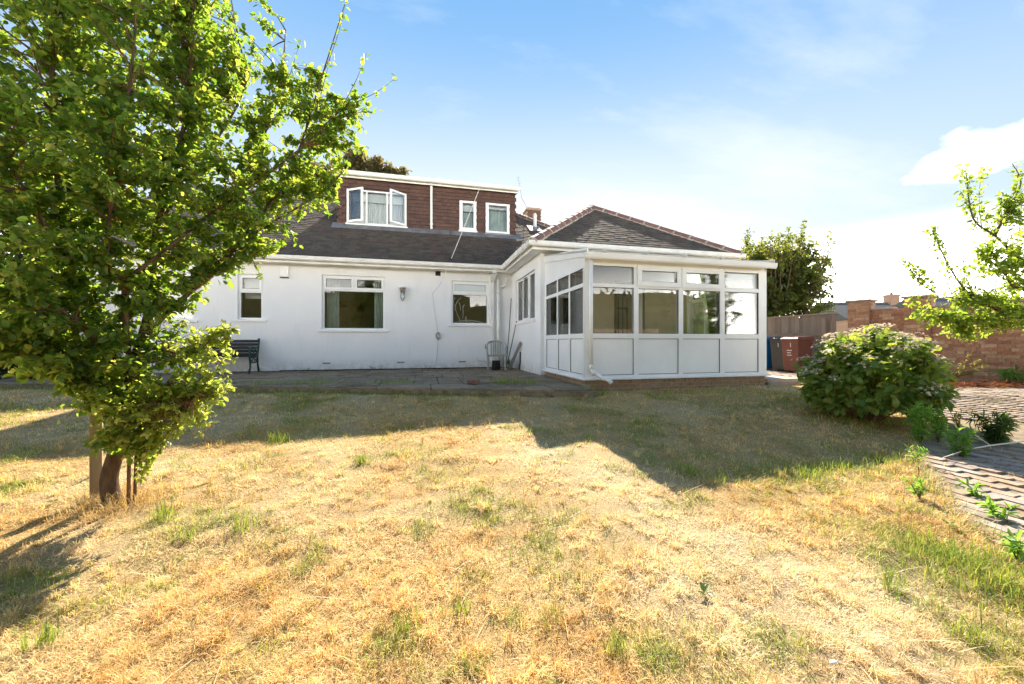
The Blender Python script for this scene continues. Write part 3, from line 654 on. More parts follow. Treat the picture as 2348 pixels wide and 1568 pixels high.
# hip and ridge tiles bedded in mortar
def hips():
    bed = MB(HM); h = (7.86-EX)/2; xc = EX+h; zt = EZ+TP*h
    lines = [((EX-.02, EYF-.02, EZ), (xc, EYF+h, zt), 0), ((7.88, EYF-.02, EZ), (xc, EYF+h, zt), 0), ((xc, EYF+h, zt), (xc, 13.6, zt), 0), ((5.6, 13.36, EZ+TP*2.6), (3.35, 15.61, EZ+TP*4.85), 0)]
    for a, b, _ in lines:
        a = Vector(a); b = Vector(b); d = (b-a); n = max(1, round(d.length/.43)); d.normalize(); side = d.cross(Vector((0, 0, 1))).normalized(); up = side.cross(d)
        for i in range(n):
            p = a+(b-a)*(i/n); q = a+(b-a)*((i+1)/n)
            m = MB(HM); prof = [(-.135, -.045), (-.115, .01), (-.07, .052), (0, .07), (.07, .052), (.115, .01), (.135, -.045), (0, .045)]
            vs = []
            for e, (pt, k) in enumerate(((p-d*.01, 1.06), (q-d*.004, .96))): vs += [pt+side*(x*k)+up*(y*k+.01) for x, y in prof]
            j = len(prof); m.add(vs, [(t_, (t_+1) % j, j+(t_+1) % j, j+t_) for t_ in range(j)]+[tuple(range(j))[::-1], tuple(range(j, 2*j))])
            m.build('ridge_tile', M['ridge'], house)
            c = [p-d*.02+side*(x*1.13)+up*(y*1.13+.012) for x, y in prof]+[p+d*.018+side*(x*1.11)+up*(y*1.11+.012) for x, y in prof]
            bed.add(c, [(t_, (t_+1) % j, j+(t_+1) % j, j+t_) for t_ in range(j)]+[tuple(range(j))[::-1], tuple(range(j, 2*j))])
        for s_ in (-1, 1):
            k = 26
            for i in range(k):
                p = a+(b-a)*(i/k); q = a+(b-a)*((i+1)/k); w0 = .135+random.uniform(0, .025)
                bed.hexa([p+side*s_*.10-up*.09, q+side*s_*.10-up*.09, q+side*s_*w0-up*.09, p+side*s_*w0-up*.09, p+side*s_*.10-up*.02, q+side*s_*.10-up*.02, q+side*s_*w0-up*.035, p+side*s_*w0-up*.035])
    bed.build('hip_mortar', M['mortar'], house)
hips()
# gutters, fascias, soffits
m = MB(HM); ogee(m, (-8.4, 10.76, 3.425), (2.30, 10.76, 3.425)); m.build('gutter', M['gutter'], house)
m = MB(HM); ogee(m, (2.34, 10.66, 3.425), (2.34, 7.87, 3.425)); m.build('gutter', M['gutter'], house)
m = MB(HM); ogee(m, (2.24, 7.95, 3.425), (7.95, 7.95, 3.425)); m.build('gutter', M['gutter'], house)
m = MB(HM); m.box(-8.4, 2.36, 10.775, 10.80, 3.255, 3.40); m.box(2.355, 2.38, 7.99, 10.775, 3.255, 3.40); m.box(2.357, 7.85, 7.965, 7.988, 3.255, 3.40); m.build('fascia', M['gutter'], house)
m = MB(HM); m.box(-8.4, 2.39, 10.80, 11.09, 3.262, 3.275); m.box(2.38, 2.66, 7.99, 11.09, 3.263, 3.276); m.box(2.66, 7.8, 7.99, 8.26, 3.264, 3.277); m.build('soffit', M['gutter'], house)
def bracket(x, y, ax):
    m = MB(HM)
    pts = [(0, 0), (.02, -.075), (.06, -.118), (.10, -.10), (.125, -.03), (.125, .004)]
    for (a, b), (c, d) in zip(pts, pts[1:]):
        p = [Vector((x, y-a, 3.425+b)), Vector((x, y-c, 3.425+d))] if ax == 'x' else [Vector((x-a, y, 3.425+b)), Vector((x-c, y, 3.425+d))]
        m.tube(p, .009, 5)
    m.build('gutter_bracket', M['gutter'], house)
for y in (8.3, 8.9, 9.5, 10.1): bracket(2.34, y, 'y')
for x in np.arange(-5.5, 2.2, 1.3): bracket(float(x), 10.76, 'x')
# downpipes
m = MB(HM); m.box(2.0, 2.07, 11.01, 11.075, .45, 3.02); m.hexa([(1.975, 10.97, 3.02), (2.095, 10.97, 3.02), (2.095, 11.08, 3.02), (1.975, 11.08, 3.02), (1.96, 10.78, 3.20), (2.11, 10.78, 3.20), (2.11, 11.08, 3.20), (1.96, 11.08, 3.20)]); m.box(1.975, 2.095, 10.72, 10.80, 3.20, 3.30)
for z in (1.2, 2.3): m.box(1.985, 2.085, 11.0, 11.088, z, z+.03)
m.build('downpipe', M['gutter'], house, label='square white downpipe with a hopper head')
m = MB(HM); m.tube([(2.21, 11.02, .45), (2.21, 11.02, 3.08)], .055, 12); m.tube([(2.21, 11.02, 2.66), (2.21, 11.02, 2.72)], .066, 12); m.tube([(2.26, 11.02, 2.86), (2.36, 11.01, 2.86), (2.42, 10.99, 2.92), (2.44, 10.97, 3.1)], .035, 8); m.build('soil_pipe', M['gutter'], house, smooth=True, label='fat round white soil pipe')
m = MB(HM); m.tube([(1.55, 11.04, .72), (1.58, 11.03, .66), (2.0, 11.03, .63)], .022, 8); m.build('waste_pipe', M['gutter'], house)
m = MB(HM); m.box(1.815, 1.84, YW-.02, YW-.002, 1.0, 1.12, Matrix.Rotation(0, 4, 'X')); m.build('wall_clip', M['mark_dark'], house)
# ---- dormer
DY, DX0, DX1, DZ0, DZ1 = 12.9, -2.62, 3.19, 4.93, 6.46
wins = [(-2.36, -.515, 5.0, 6.1), (1.225, 1.81, 5.015, 6.065), (2.13, 2.985, 4.96, 6.07)]
dw = wall('dormer_wall', HM @ TM(0, DY), DX0, DX1, 4.6, DZ1, wins, M['hang'], house, .14)
m = MB(HM)
for x0, x1 in ((DX0, DX0+.12), (DX1-.12, DX1)): m.prism([(DY+.145, 4.95), (DY+.145, DZ1), (15.2, DZ1)], x0, x1, 'x')
m.build('dormer_cheek', M['hang'], house)
hb = MB(); hg, hw = .118, .168
hb.hexa([(-hw/2+.002, -.034, 0), (hw/2-.002, -.034, 0), (hw/2-.002, -.012, 0), (-hw/2+.002, -.012, 0), (-hw/2+.002, -.012, hg+.02), (hw/2-.002, -.012, hg+.02), (hw/2-.002, .0, hg+.02), (-hw/2+.002, .0, hg+.02)])
hproto = hb.mesh('hanging_tile'); hproto.materials.append(M['hang'])
k = 0; rest = MB(HM); r = 0; z = DZ0+.05
while z < DZ1-.06:
    x = DX0+.05+(r % 2)*hw/2
    while x < DX1+.02:
        if not any(a-.045 < x < b+.045 and c-.10 < z+.03 < d+.0 for a, b, c, d in wins):
            T = Matrix.Translation((x, DY-.003, z)) @ Matrix.Rotation(random.gauss(0, .012), 4, 'Y') @ Matrix.Rotation(random.gauss(0, .02), 4, 'Z')
            if k < 300: o = link('hanging_tile', hproto, None, dw); o.matrix_local = HM @ T; k += 1
            else: rest.add([T @ v for v in hb.v], hb.f)
        x += hw
    z += hg; r += 1
if rest.v: rest.build('hanging_tiles', M['hang'], dw, kind='stuff')
TD = HM @ TM(0, DY)
def plainwin(u0, u1, z0, z1):
    m = MB(TD); ring(m, u0, u1, z0, z1, .05, -.02, .06); o = m.build('window', M['upvc'], house)
    s = MB(TD); ring(s, u0+.04, u1-.04, z0+.04, z1-.04, .065, -.04, -.021); s.build('sash', M['upvc'], o); pane(TD, u0+.105, u1-.105, z0+.105, z1-.105, o, 0); gasket(TD, u0+.105, u1-.105, z0+.105, z1-.105, -.024, o)
    s = MB(TD); s.box(u0-.03, u1+.03, -.07, -.021, z0-.045, z0-.002); s.build('sill', M['upvc'], o)
    return o
plainwin(*wins[1]); plainwin(*wins[2])
u0, u1, z0, z1 = wins[0]; a1, a2 = -1.755, -1.125
m = MB(TD); ring(m, u0, u1, z0, z1, .05, -.02, .06); m.box(a1-.03, a1+.03, -.019, .059, z0+.05, z1-.05); m.box(a2-.03, a2+.03, -.019, .059, z0+.05, z1-.05); wd = m.build('window', M['upvc'], house, label='triple dormer window with its two outer sashes swung open')
s = MB(TD); s.box(u0-.03, u1+.03, -.07, -.021, z0-.045, z0-.002); s.build('sill', M['upvc'], wd)
pane(TD, a1+.03, a2-.03, z0+.05, z1-.05, wd, .01); gasket(TD, a1+.03, a2-.03, z0+.05, z1-.05, .0, wd)
for hx, wdt, ang in ((u0+.03, a1-u0-.03, -30), (u1-.03, -(u1-a2-.03), 38)):
    T = TD @ Matrix.Translation((hx, -.03, 0)) @ Matrix.Rotation(math.radians(ang), 4, 'Z'); a, b = sorted((0, wdt))
    s = MB(T); ring(s, a, b, z0+.02, z1-.02, .065, -.02, .03); s.build('sash', M['upvc'], wd); pane(T, a+.065, b-.065, z0+.085, z1-.085, wd, 0); gasket(T, a+.065, b-.065, z0+.085, z1-.085, -.024, wd)
m = MB(HM); ogee(m, (DX0-.15, DY-.13, 6.60), (DX1+.12, DY-.13, 6.60), .125); m.build('gutter', M['gutter'], house)
m = MB(HM); m.box(DX0-.1, DX1+.08, DY-.128, DY-.10, 6.42, 6.59); m.box(DX0-.1, DX1+.08, DY-.10, DY+.02, 6.462, 6.475); m.build('fascia', M['gutter'], house)
m = MB(HM); m.hexa([(DX0-.12, DY-.15, 6.60), (DX1+.1, DY-.15, 6.60), (DX1+.1, 15.4, 6.66), (DX0-.12, 15.4, 6.66), (DX0-.12, DY-.15, 6.63), (DX1+.1, DY-.15, 6.63), (DX1+.1, 15.4, 6.70), (DX0-.12, 15.4, 6.70)]); m.build('dormer_roof', M['felt'], house)
m = MB(HM); m.box(.25, .32, DY-.10, DY-.035, 4.98, 6.45); m.box(.235, .335, DY-.11, DY-.03, 5.12, 5.15); m.box(.24, .33, DY-.17, DY-.10, 6.42, 6.5); m.build('downpipe', M['gutter'], house, label='white downpipe dividing the brown dormer front')
for i in range(5):
    a = DX0-.15+i*(DX1-DX0+.3)/5; b = a+(DX1-DX0+.3)/5-(.012 if i % 2 else -.05)
    m = MB(HM); d0 = DY-.24-EY; d1 = DY-.02-EY
    m.hexa([(a, EY+d0, EZ+.022+TP*d0), (b, EY+d0, EZ+.022+TP*d0), (b, EY+d1, EZ+.05+TP*d1), (a, EY+d1, EZ+.05+TP*d1), (a, EY+d0, EZ+.03+TP*d0), (b, EY+d0, EZ+.03+TP*d0), (b, EY+d1, EZ+.09+TP*d1), (a, EY+d1, EZ+.09+TP*d1)]); m.build('lead_flashing', M['lead'], house)
# chimney stack and flue
m = MB(HM); cx, cy = 4.9, 16.6; m.box(cx-.3, cx+.3, cy-.3, cy+.3, 5.6, 7.28); m.box(cx-.35, cx+.35, cy-.35, cy+.35, 7.15, 7.24); ch = m.build('chimney', M['mortar_wall'], house)
bb = MB(); bb.box(-.105, .105, -.012, .05, 0, .065); bp = bb.mesh('brick'); bp.materials.append(M['brick_dark'])
for r in range(19):
    for i in range(3):
        o = link('brick', bp, None, ch); o.matrix_local = HM @ Matrix.Translation((cx-.21+i*.21+(r % 2)*.03, cy-.3, 5.75+r*.075))
m = MB(HM); m.lathe([(.07, -.1), (.07, .5), (.085, .5), (.085, .53), (.06, .58), (.04, .62)], 12, (4.16, 13.7, EZ+TP*2.94)); fl = m.build('flue', M['gutter'], house, smooth=False)
m = MB(HM); m.lathe([(.10, -.05), (.09, .08), (.072, .09)], 12, (4.16, 13.7, EZ+TP*2.94)); m.build('flue_collar', M['lead'], fl)
m = MB(HM); d0 = 2.72; d1 = 3.2; m.hexa([(3.9, EY+d0, EZ+.03+TP*d0), (4.42, EY+d0, EZ+.03+TP*d0), (4.42, EY+d1, EZ+.03+TP*d1), (3.9, EY+d1, EZ+.03+TP*d1), (3.9, EY+d0, EZ+.045+TP*d0), (4.42, EY+d0, EZ+.045+TP*d0), (4.42, EY+d1, EZ+.045+TP*d1), (3.9, EY+d1, EZ+.045+TP*d1)]); m.build('lead_flashing', M['lead'], house)

# ------------------------------------------------------------------ conservatory
cons = empty('conservatory', (4.7, 7.1, .35), label='white framed lean-to conservatory on a low buff brick base', cat='conservatory')
CM = Matrix.Translation((-4.7, -7.1, -.35)); CX0, CX1, CYF, CYB = 2.74, 6.615, 6.05, 8.25
def conservatory():
    TF = CM @ TM(CX0, CYF); Lf = CX1-CX0
    pn = [(.147, .953), (1.05, 1.881), (1.975, 2.792), (2.891, 3.69)]
    zb, zs0, zs1, zt0, zt1, zp, zk = .612, 1.262, 1.352, 2.168, 2.237, 2.545, 2.66
    m = MB(TF)
    vs = [(0, .147), (.953, 1.05), (1.881, 1.975), (2.792, 2.891), (3.69, Lf)]
    for a, b in vs: m.box(a, b, 0, .07, .565, zk)
    for (a, b) in pn:
        for z0, z1 in ((.565, zb), (zs0, zs1), (zt0, zt1), (zp, zk)): m.box(a, b, .002, .068, z0, z1)
    m.build('frame', M['upvc'], cons)
    for i, (a, b) in enumerate(pn):
        s = MB(TF); s.box(a, b, .022, .05, zb, zs0); s.build('panel', M['upvc'], cons)
        g = MB(TF); ring(g, a, b, zb, zs0, .009, .014, .021); g.build('gasket', M['rubber'], cons)
        pane(TF, a, b, zs1, zt0, cons, .025); gasket(TF, a, b, zs1, zt0, .018, cons)
        if i in (1, 2):
            s = MB(TF); ring(s, a-.035, b+.035, zt1-.03, zp+.03, .085, -.024, -.001); o = s.build('sash', M['upvc'], cons)
            pane(TF, a+.05, b-.05, zt1+.055, zp-.055, o, .0); gasket(TF, a+.05, b-.05, zt1+.055, zp-.055, -.008, o)
        else: pane(TF, a, b, zt1, zp, cons, .025); gasket(TF, a, b, zt1, zp, .018, cons)
    # left side
    TL = CM @ TM(CX0, CYB, -90); Ls = CYB-CYF
    m = MB(TL); vs = [(0, .10), (.80, .86), (1.46, 1.52), (Ls-.075, Ls-.001)]
    for a, b in vs: m.box(a, b, 0, .07, .565, 2.55)
    pl = [(.10, .80), (.86, 1.46), (1.52, Ls-.075)]
    for a, b in pl:
        for z0, z1 in ((.565, .625), (zs0, zs1), (zt0, zt1), (2.50, 2.55)): m.box(a, b, .002, .068, z0, z1)
    m.box(0, Ls-.07, .003, .067, 2.551, 2.60)
    m.build('frame', M['upvc'], cons)
    for a, b in pl:
        s = MB(TL); s.box(a, b, .022, .05, .625, zs0); s.build('panel', M['upvc'], cons)
        g = MB(TL); ring(g, a, b, .625, zs0, .009, .014, .021); g.build('gasket', M['rubber'], cons)
        for z0, z1 in ((zs1, zt0), (zt1, 2.50)): pane(TL, a, b, z0, z1, cons, .025); gasket(TL, a, b, z0, z1, .018, cons)
    # tongue and groove boards filling the wedge above, and the sloping barge board
    n = 17; w = Ls/n; top = lambda u: 3.05-(3.05-2.70)*u/Ls
    for i in range(n):
        a, b = i*w+.002, (i+1)*w-.002; s = MB(TL)
        s.add([(a, .012, 2.60), (b, .012, 2.60), (b, .03, 2.60), (a, .03, 2.60), (a, .012, top(a)), (b, .012, top(b)), (b, .03, top(b)), (a, .03, top(a))], [(0, 3, 2, 1), (4, 5, 6, 7), (0, 1, 5, 4), (1, 2, 6, 5), (2, 3, 7, 6), (3, 0, 4, 7)]); s.build('cladding_board', M['upvc'], cons)
    s = MB(TL); s.prism([(-.0, top(0)-.02), (Ls+.13, top(Ls+.13)-.02), (Ls+.13, top(Ls+.13)+.13), (0, top(0)+.13)], -.02, .011); s.build('barge_board', M['upvc'], cons)
    # right side: glazed door half open to the drive
    TR = CM @ TM(CX1, CYF, 90)
    m = MB(TR)
    for a, b in ((.001, .075), (.95, 1.03), (1.55, 1.62), (Ls-.08, Ls)): m.box(a, b, 0, .07, .565, 2.55)
    for a, b in ((.075, .95), (1.03, 1.55), (1.62, Ls-.08)):
        for z0, z1 in ((.565, .625), (zs0, zs1), (zt0, zt1), (2.50, 2.60)): m.box(a, b, .002, .068, z0, z1)
    m.build('frame', M['upvc'], cons)
    for a, b in ((.075, .95), (1.03, 1.55), (1.62, Ls-.08)):
        s = MB(TR); s.box(a, b, .022, .05, .625, zs0); s.build('panel', M['upvc'], cons)
        for z0, z1 in ((zs1, zt0), (zt1, 2.50)): pane(TR, a, b, z0, z1, cons, .025)
    m = MB(TR); m.prism([(0, 2.601), (Ls, 2.601), (Ls, 3.03), (0, 2.66)], .01, .04); m.build('cladding_panel', M['upvc'], cons)
    # sill, brick base
    m = MB(CM); m.box(CX0-.05, CX1+.05, CYF-.06, CYF+.09, .535, .5635); m.box(CX0-.05, CX0+.09, CYF+.0905, CYB, .535, .5635); m.box(CX1-.09, CX1+.05, CYF+.0905, CYB, .535, .5635); m.build('sill', M['upvc'], cons, bevel=.006)
    m = MB(CM); m.box(CX0+.022, CX1-.022, CYF+.012, CYF+.1, .15, .534); m.box(CX0+.012, CX0+.1, CYF+.1, CYB, .15, .534); m.box(CX1-.1, CX1-.012, CYF+.1, CYB, .15, .534); m.build('plinth', M['mortar'], cons)
    b = MB(); b.box(-.1075, .1075, -.012, .09, 0, .065); bp = b.mesh('brick'); bp.materials.append(M['brick_buff'])
    for r in range(4):
        x = CX0+.11-(.1125 if r % 2 else 0)
        while x < CX1-.05:
            if x > CX0+.1: o = link('brick', bp, None, cons); o.matrix_local = CM @ Matrix.Translation((x, CYF+.012+random.uniform(-.002, .003), .462-r*.075+random.uniform(-.002, .002)))
            x += .225
        y = CYF+.2+(.1125 if r % 2 else 0)
        while y < CYB-.05:
            o = link('brick', bp, None, cons); o.matrix_local = CM @ Matrix.Translation((CX0+.012, y, .462-r*.075)) @ Matrix.Rotation(-math.pi/2, 4, 'Z'); y += .225
    m = MB(CM); m.box(CX0+.08, CX1-.08, CYF+.08, CYB-.002, .48, .55); m.build('floor', M['carpet'], cons)
    m = MB(CM); m.box(CX0+.1, 4.53, CYB-.02, CYB-.003, .551, 3.0); m.box(5.28, CX1-.1, CYB-.02, CYB-.003, .551, 3.0); m.box(4.53, 5.28, CYB-.02, CYB-.003, 2.64, 3.0); m.build('back_wall', M['room'], cons)
    m = MB(CM); ring(m, 4.5, 5.31, .552, 2.67, .05, CYB-.035, CYB-.0205); m.build('door_frame', M['dark'], cons)
    m = MB(CM)
    for x in (4.62, 4.74, 4.86): m.box(x, x+.02, CYB+.02, CYB+.04, .6, 2.3)
    m.box(4.6, 4.9, CYB+.018, CYB+.042, 1.5, 1.54); m.box(4.6, 4.9, CYB+.018, CYB+.042, 2.0, 2.04); m.build('inner_door_bars', M['dark'], cons)
    # roof
    zr = lambda y: 2.735+(y-5.93)*(3.17-2.735)/(8.22-5.93)
    m = MB(CM); y0, y1 = 5.93, 8.22; m.hexa([(CX0-.03, y0, zr(y0)), (CX1+.05, y0, zr(y0)), (CX1+.05, y1, zr(y1)), (CX0-.03, y1, zr(y1)), (CX0-.03, y0, zr(y0)+.03), (CX1+.05, y0, zr(y0)+.03), (CX1+.05, y1, zr(y1)+.03), (CX0-.03, y1, zr(y1)+.03)]); rf = m.build('roof', M['poly'], cons)
    for x in (3.05, 3.85, 4.65, 5.45, CX1-.0):
        s = MB(CM); s.hexa([(x-.03, y0-.015, zr(y0)+.031), (x+.03, y0-.015, zr(y0)+.031), (x+.03, y1, zr(y1)+.031), (x-.03, y1, zr(y1)+.031), (x-.025, y0-.015, zr(y0)+.055), (x+.025, y0-.015, zr(y0)+.055), (x+.025, y1, zr(y1)+.055), (x-.025, y1, zr(y1)+.055)])
        s.build('glazing_bar', M['poly'], rf)
        s = MB(CM); s.box(x-.035, x+.035, y0-.03, y0-.016, zr(y0)+.005, zr(y0)+.065); s.build('end_cap', M['poly'], rf)
    m = MB(CM); ogee(m, (CX0-.04, 5.97, 2.725), (CX1+.06, 5.97, 2.725), .105); m.build('gutter', M['upvc'], cons)
    m = MB(CM); m.box(CX0-.02, CX1+.03, 5.972, 6.048, 2.665, 2.73); m.build('eaves_beam', M['upvc'], cons)
    m = MB(CM); x = 2.83; m.tube([(x, 5.99, 2.64), (x, 5.99, .78)], .034, 12); m.tube([(x, 5.99, .80), (x, 5.99, .74)], .042, 12)
    m.tube([(x, 5.99, .77), (x+.02, 5.98, .70), (x+.14, 5.90, .60), (x+.25, 5.83, .55), (x+.29, 5.80, .50)], [.036, .036, .036, .036, .038], 12)
    for q in ((x+.05, 5.96, .675), (x+.19, 5.87, .577)): m.tube([Vector(q)-Vector((.012, -.008, -.01)), Vector(q)+Vector((.012, -.008, -.01))], .043, 12)
    m.build('downpipe', M['upvc'], cons, smooth=True)
conservatory()

# ------------------------------------------------------------------ plants
def unit(v): return v/np.maximum(np.linalg.norm(v, axis=-1, keepdims=True), 1e-9)
LEAF6 = np.array([[0, 0, 0], [.26, .36, .06], [.66, .34, .05], [1, 0, -.06], [.66, -.34, .05], [.26, -.36, .06]])   # along, across, lift
def leaf_frames(p, d, n, l, w):
    d = unit(d); s = unit(np.cross(d, n)); n = np.cross(s, d); return p, d, s, n, l, w
def leaf_mesh(name, p, d, s, n, l, w):
    a, b, c = LEAF6.T
    V = p[:, None]+d[:, None]*(a[None, :, None]*l[:, None, None])+s[:, None]*(b[None, :, None]*(w*l)[:, None, None])+n[:, None]*(c[None, :, None]*l[:, None, None])
    k = (np.arange(len(p))*6)[:, None]
    F = np.concatenate([k+np.array([0, 1, 2, 3]), k+np.array([0, 3, 4, 5])])
    return np_mesh(name, V.reshape(-1, 3), F)
LP = {}
def leaf_proto(mat):
    if mat not in LP:
        m = MB(); m.add([tuple(q) for q in LEAF6*np.array([1, .75, 1])], [(0, 1, 2, 3), (0, 3, 4, 5)]); LP[mat] = m.mesh('leaf'); LP[mat].materials.append(M[mat])
    return LP[mat]
class Plant:
    """twigs and leaves gathered, then written as wood + crown under one root"""
    def __init__(s, seed): s.r = np.random.default_rng(seed); s.wood = MB(); s.tw = MB(); s.P = []; s.D = []; s.N = []; s.L = []; s.nodes = []; s.jit = 0.
    def limb(s, pts, r0, r1, n=8, nodes=True):
        pts = [Vector(p) for p in pts]; out = []
        for i in range(len(pts)-1):                                   # Catmull-Rom so limbs bend softly
            p0 = pts[max(i-1, 0)]; p1 = pts[i]; p2 = pts[i+1]; p3 = pts[min(i+2, len(pts)-1)]
            for k in range(4):
                t = k/4; out.append(.5*((2*p1)+(p2-p0)*t+(2*p0-5*p1+4*p2-p3)*t*t+(3*p1-p0-3*p2+p3)*t*t*t))
        out.append(pts[-1]); k = len(out)
        s.wood.tube(out, [r0+(r1-r0)*(i/(k-1))**.8 for i in range(k)], n)
        if nodes: s.nodes += out[k//5:]
    def twig(s, a, b, nl, ls, sag=.0, droop=.35, r=.006, start=.3, spread=1., tube=True):
        a = np.array(a); b = np.array(b); L = np.linalg.norm(b-a)+1e-6; mid = (a+b)/2+s.r.normal(0, .09, 3)*L+np.array([0, 0, sag])*L
        t = np.linspace(0, 1, 5)[:, None]; pts = (1-t)**2*a+2*t*(1-t)*mid+t*t*b
        if tube: s.tw.tube([Vector(p) for p in pts], [r*(1-.75*q) for q in np.linspace(0, 1, 5)], 3, False)
        u = s.r.uniform(start, 1.03, nl)[:, None]; q = (1-u)**2*a+2*u*(1-u)*mid+u*u*b; td = unit(2*(1-u)*(mid-a)+2*u*(b-mid))
        out = unit(s.r.normal(0, 1, (nl, 3))); d = unit(td*.55+out*spread+np.array([0, 0, -droop]))
        n = unit(np.array([0, 0, 1.])+s.r.normal(0, .55, (nl, 3)))
        s.P.append(q+s.r.normal(0, 1, (nl, 3))*s.jit); s.D.append(d); s.N.append(n); s.L.append(s.r.uniform(.55, 1.25, nl)*ls)
    def fill(s, lobes, ls, nl, maxlen=.8, droop=.35, sag=.05, r=.006, spread=1., start=.3):
        nodes = np.array([tuple(p) for p in s.nodes])
        for c, rad, cnt in lobes:
            c = np.array(c); rad = np.array(rad if hasattr(rad, '__len__') else (rad,)*3)
            for _ in range(cnt):
                v = unit(s.r.normal(0, 1, 3))*s.r.random()**.42; b = c+v*rad
                dd = np.linalg.norm(nodes-b, axis=1)+np.where(nodes[:, 2] > b[2]+.1, .25, 0); j = np.argsort(dd)[s.r.integers(0, min(4, len(dd)))]; a = nodes[j]
                L = np.linalg.norm(b-a)
                if L > maxlen:
                    a2 = b+(a-b)/L*maxlen*s.r.uniform(.7, 1)
                    if s.r.random() < .5: s.tw.tube([Vector(a), Vector((a+a2)/2+s.r.normal(0, .03, 3)), Vector(a2)], [r*1.6, r*1.3, r], 3, False)
                    a = a2
                s.twig(a, b, s.r.integers(int(nl*.6), int(nl*1.4)+1), ls, sag, droop, r, start, spread)
    def finish(s, root, leafmat, woodmat='bark', twmat='twig', wr=.75, trunk='trunk', crown='crown', single=0, smooth=True):
        inv = root.matrix_world.inverted() if False else Matrix.Translation(-root.location)
        if s.wood.v:
            s.wood.v = [inv @ v for v in s.wood.v]; s.wood.build(trunk, M[woodmat], root, smooth)
        if s.tw.v:
            s.tw.v = [inv @ v for v in s.tw.v]; s.tw.build('twigs', M[twmat], root, kind='stuff')
        p, d, n, l = map(np.concatenate, (s.P, s.D, s.N, s.L)); off = np.array(root.location)
        p, d, sd, n, l, w = leaf_frames(p-off, d, n, l, np.full(len(p), wr)*s.r.uniform(.8, 1.15, len(p)))
        k = np.zeros(len(p), bool)
        if single:
            wp = p+off; f = wp[:, 0]*ST+wp[:, 1]*CT; rr = wp[:, 0]*CT-wp[:, 1]*ST; vis = (f > .5) & (np.abs(rr/f) < 1.33) & (np.abs((wp[:, 2]-CAM_Z)/f) < .88)
            score = np.where(vis, l/np.maximum(f, .5), 0); k[np.argsort(-score)[:single]] = True
        cr = link(crown, leaf_mesh(crown, *[q[~k] for q in (p, d, sd, n, l, w)]), M[leafmat], root, kind='stuff' if single else None)
        if single:
            pm = leaf_proto(leafmat)
            for i in np.where(k)[0]:
                T = Matrix(((*(d[i]*l[i]), 0), (*(sd[i]*l[i]*w[i]/.75), 0), (*(n[i]*l[i]), 0), (*p[i], 1))).transposed()
                o = link('leaf', pm, None, cr); o.matrix_local = T
        return cr

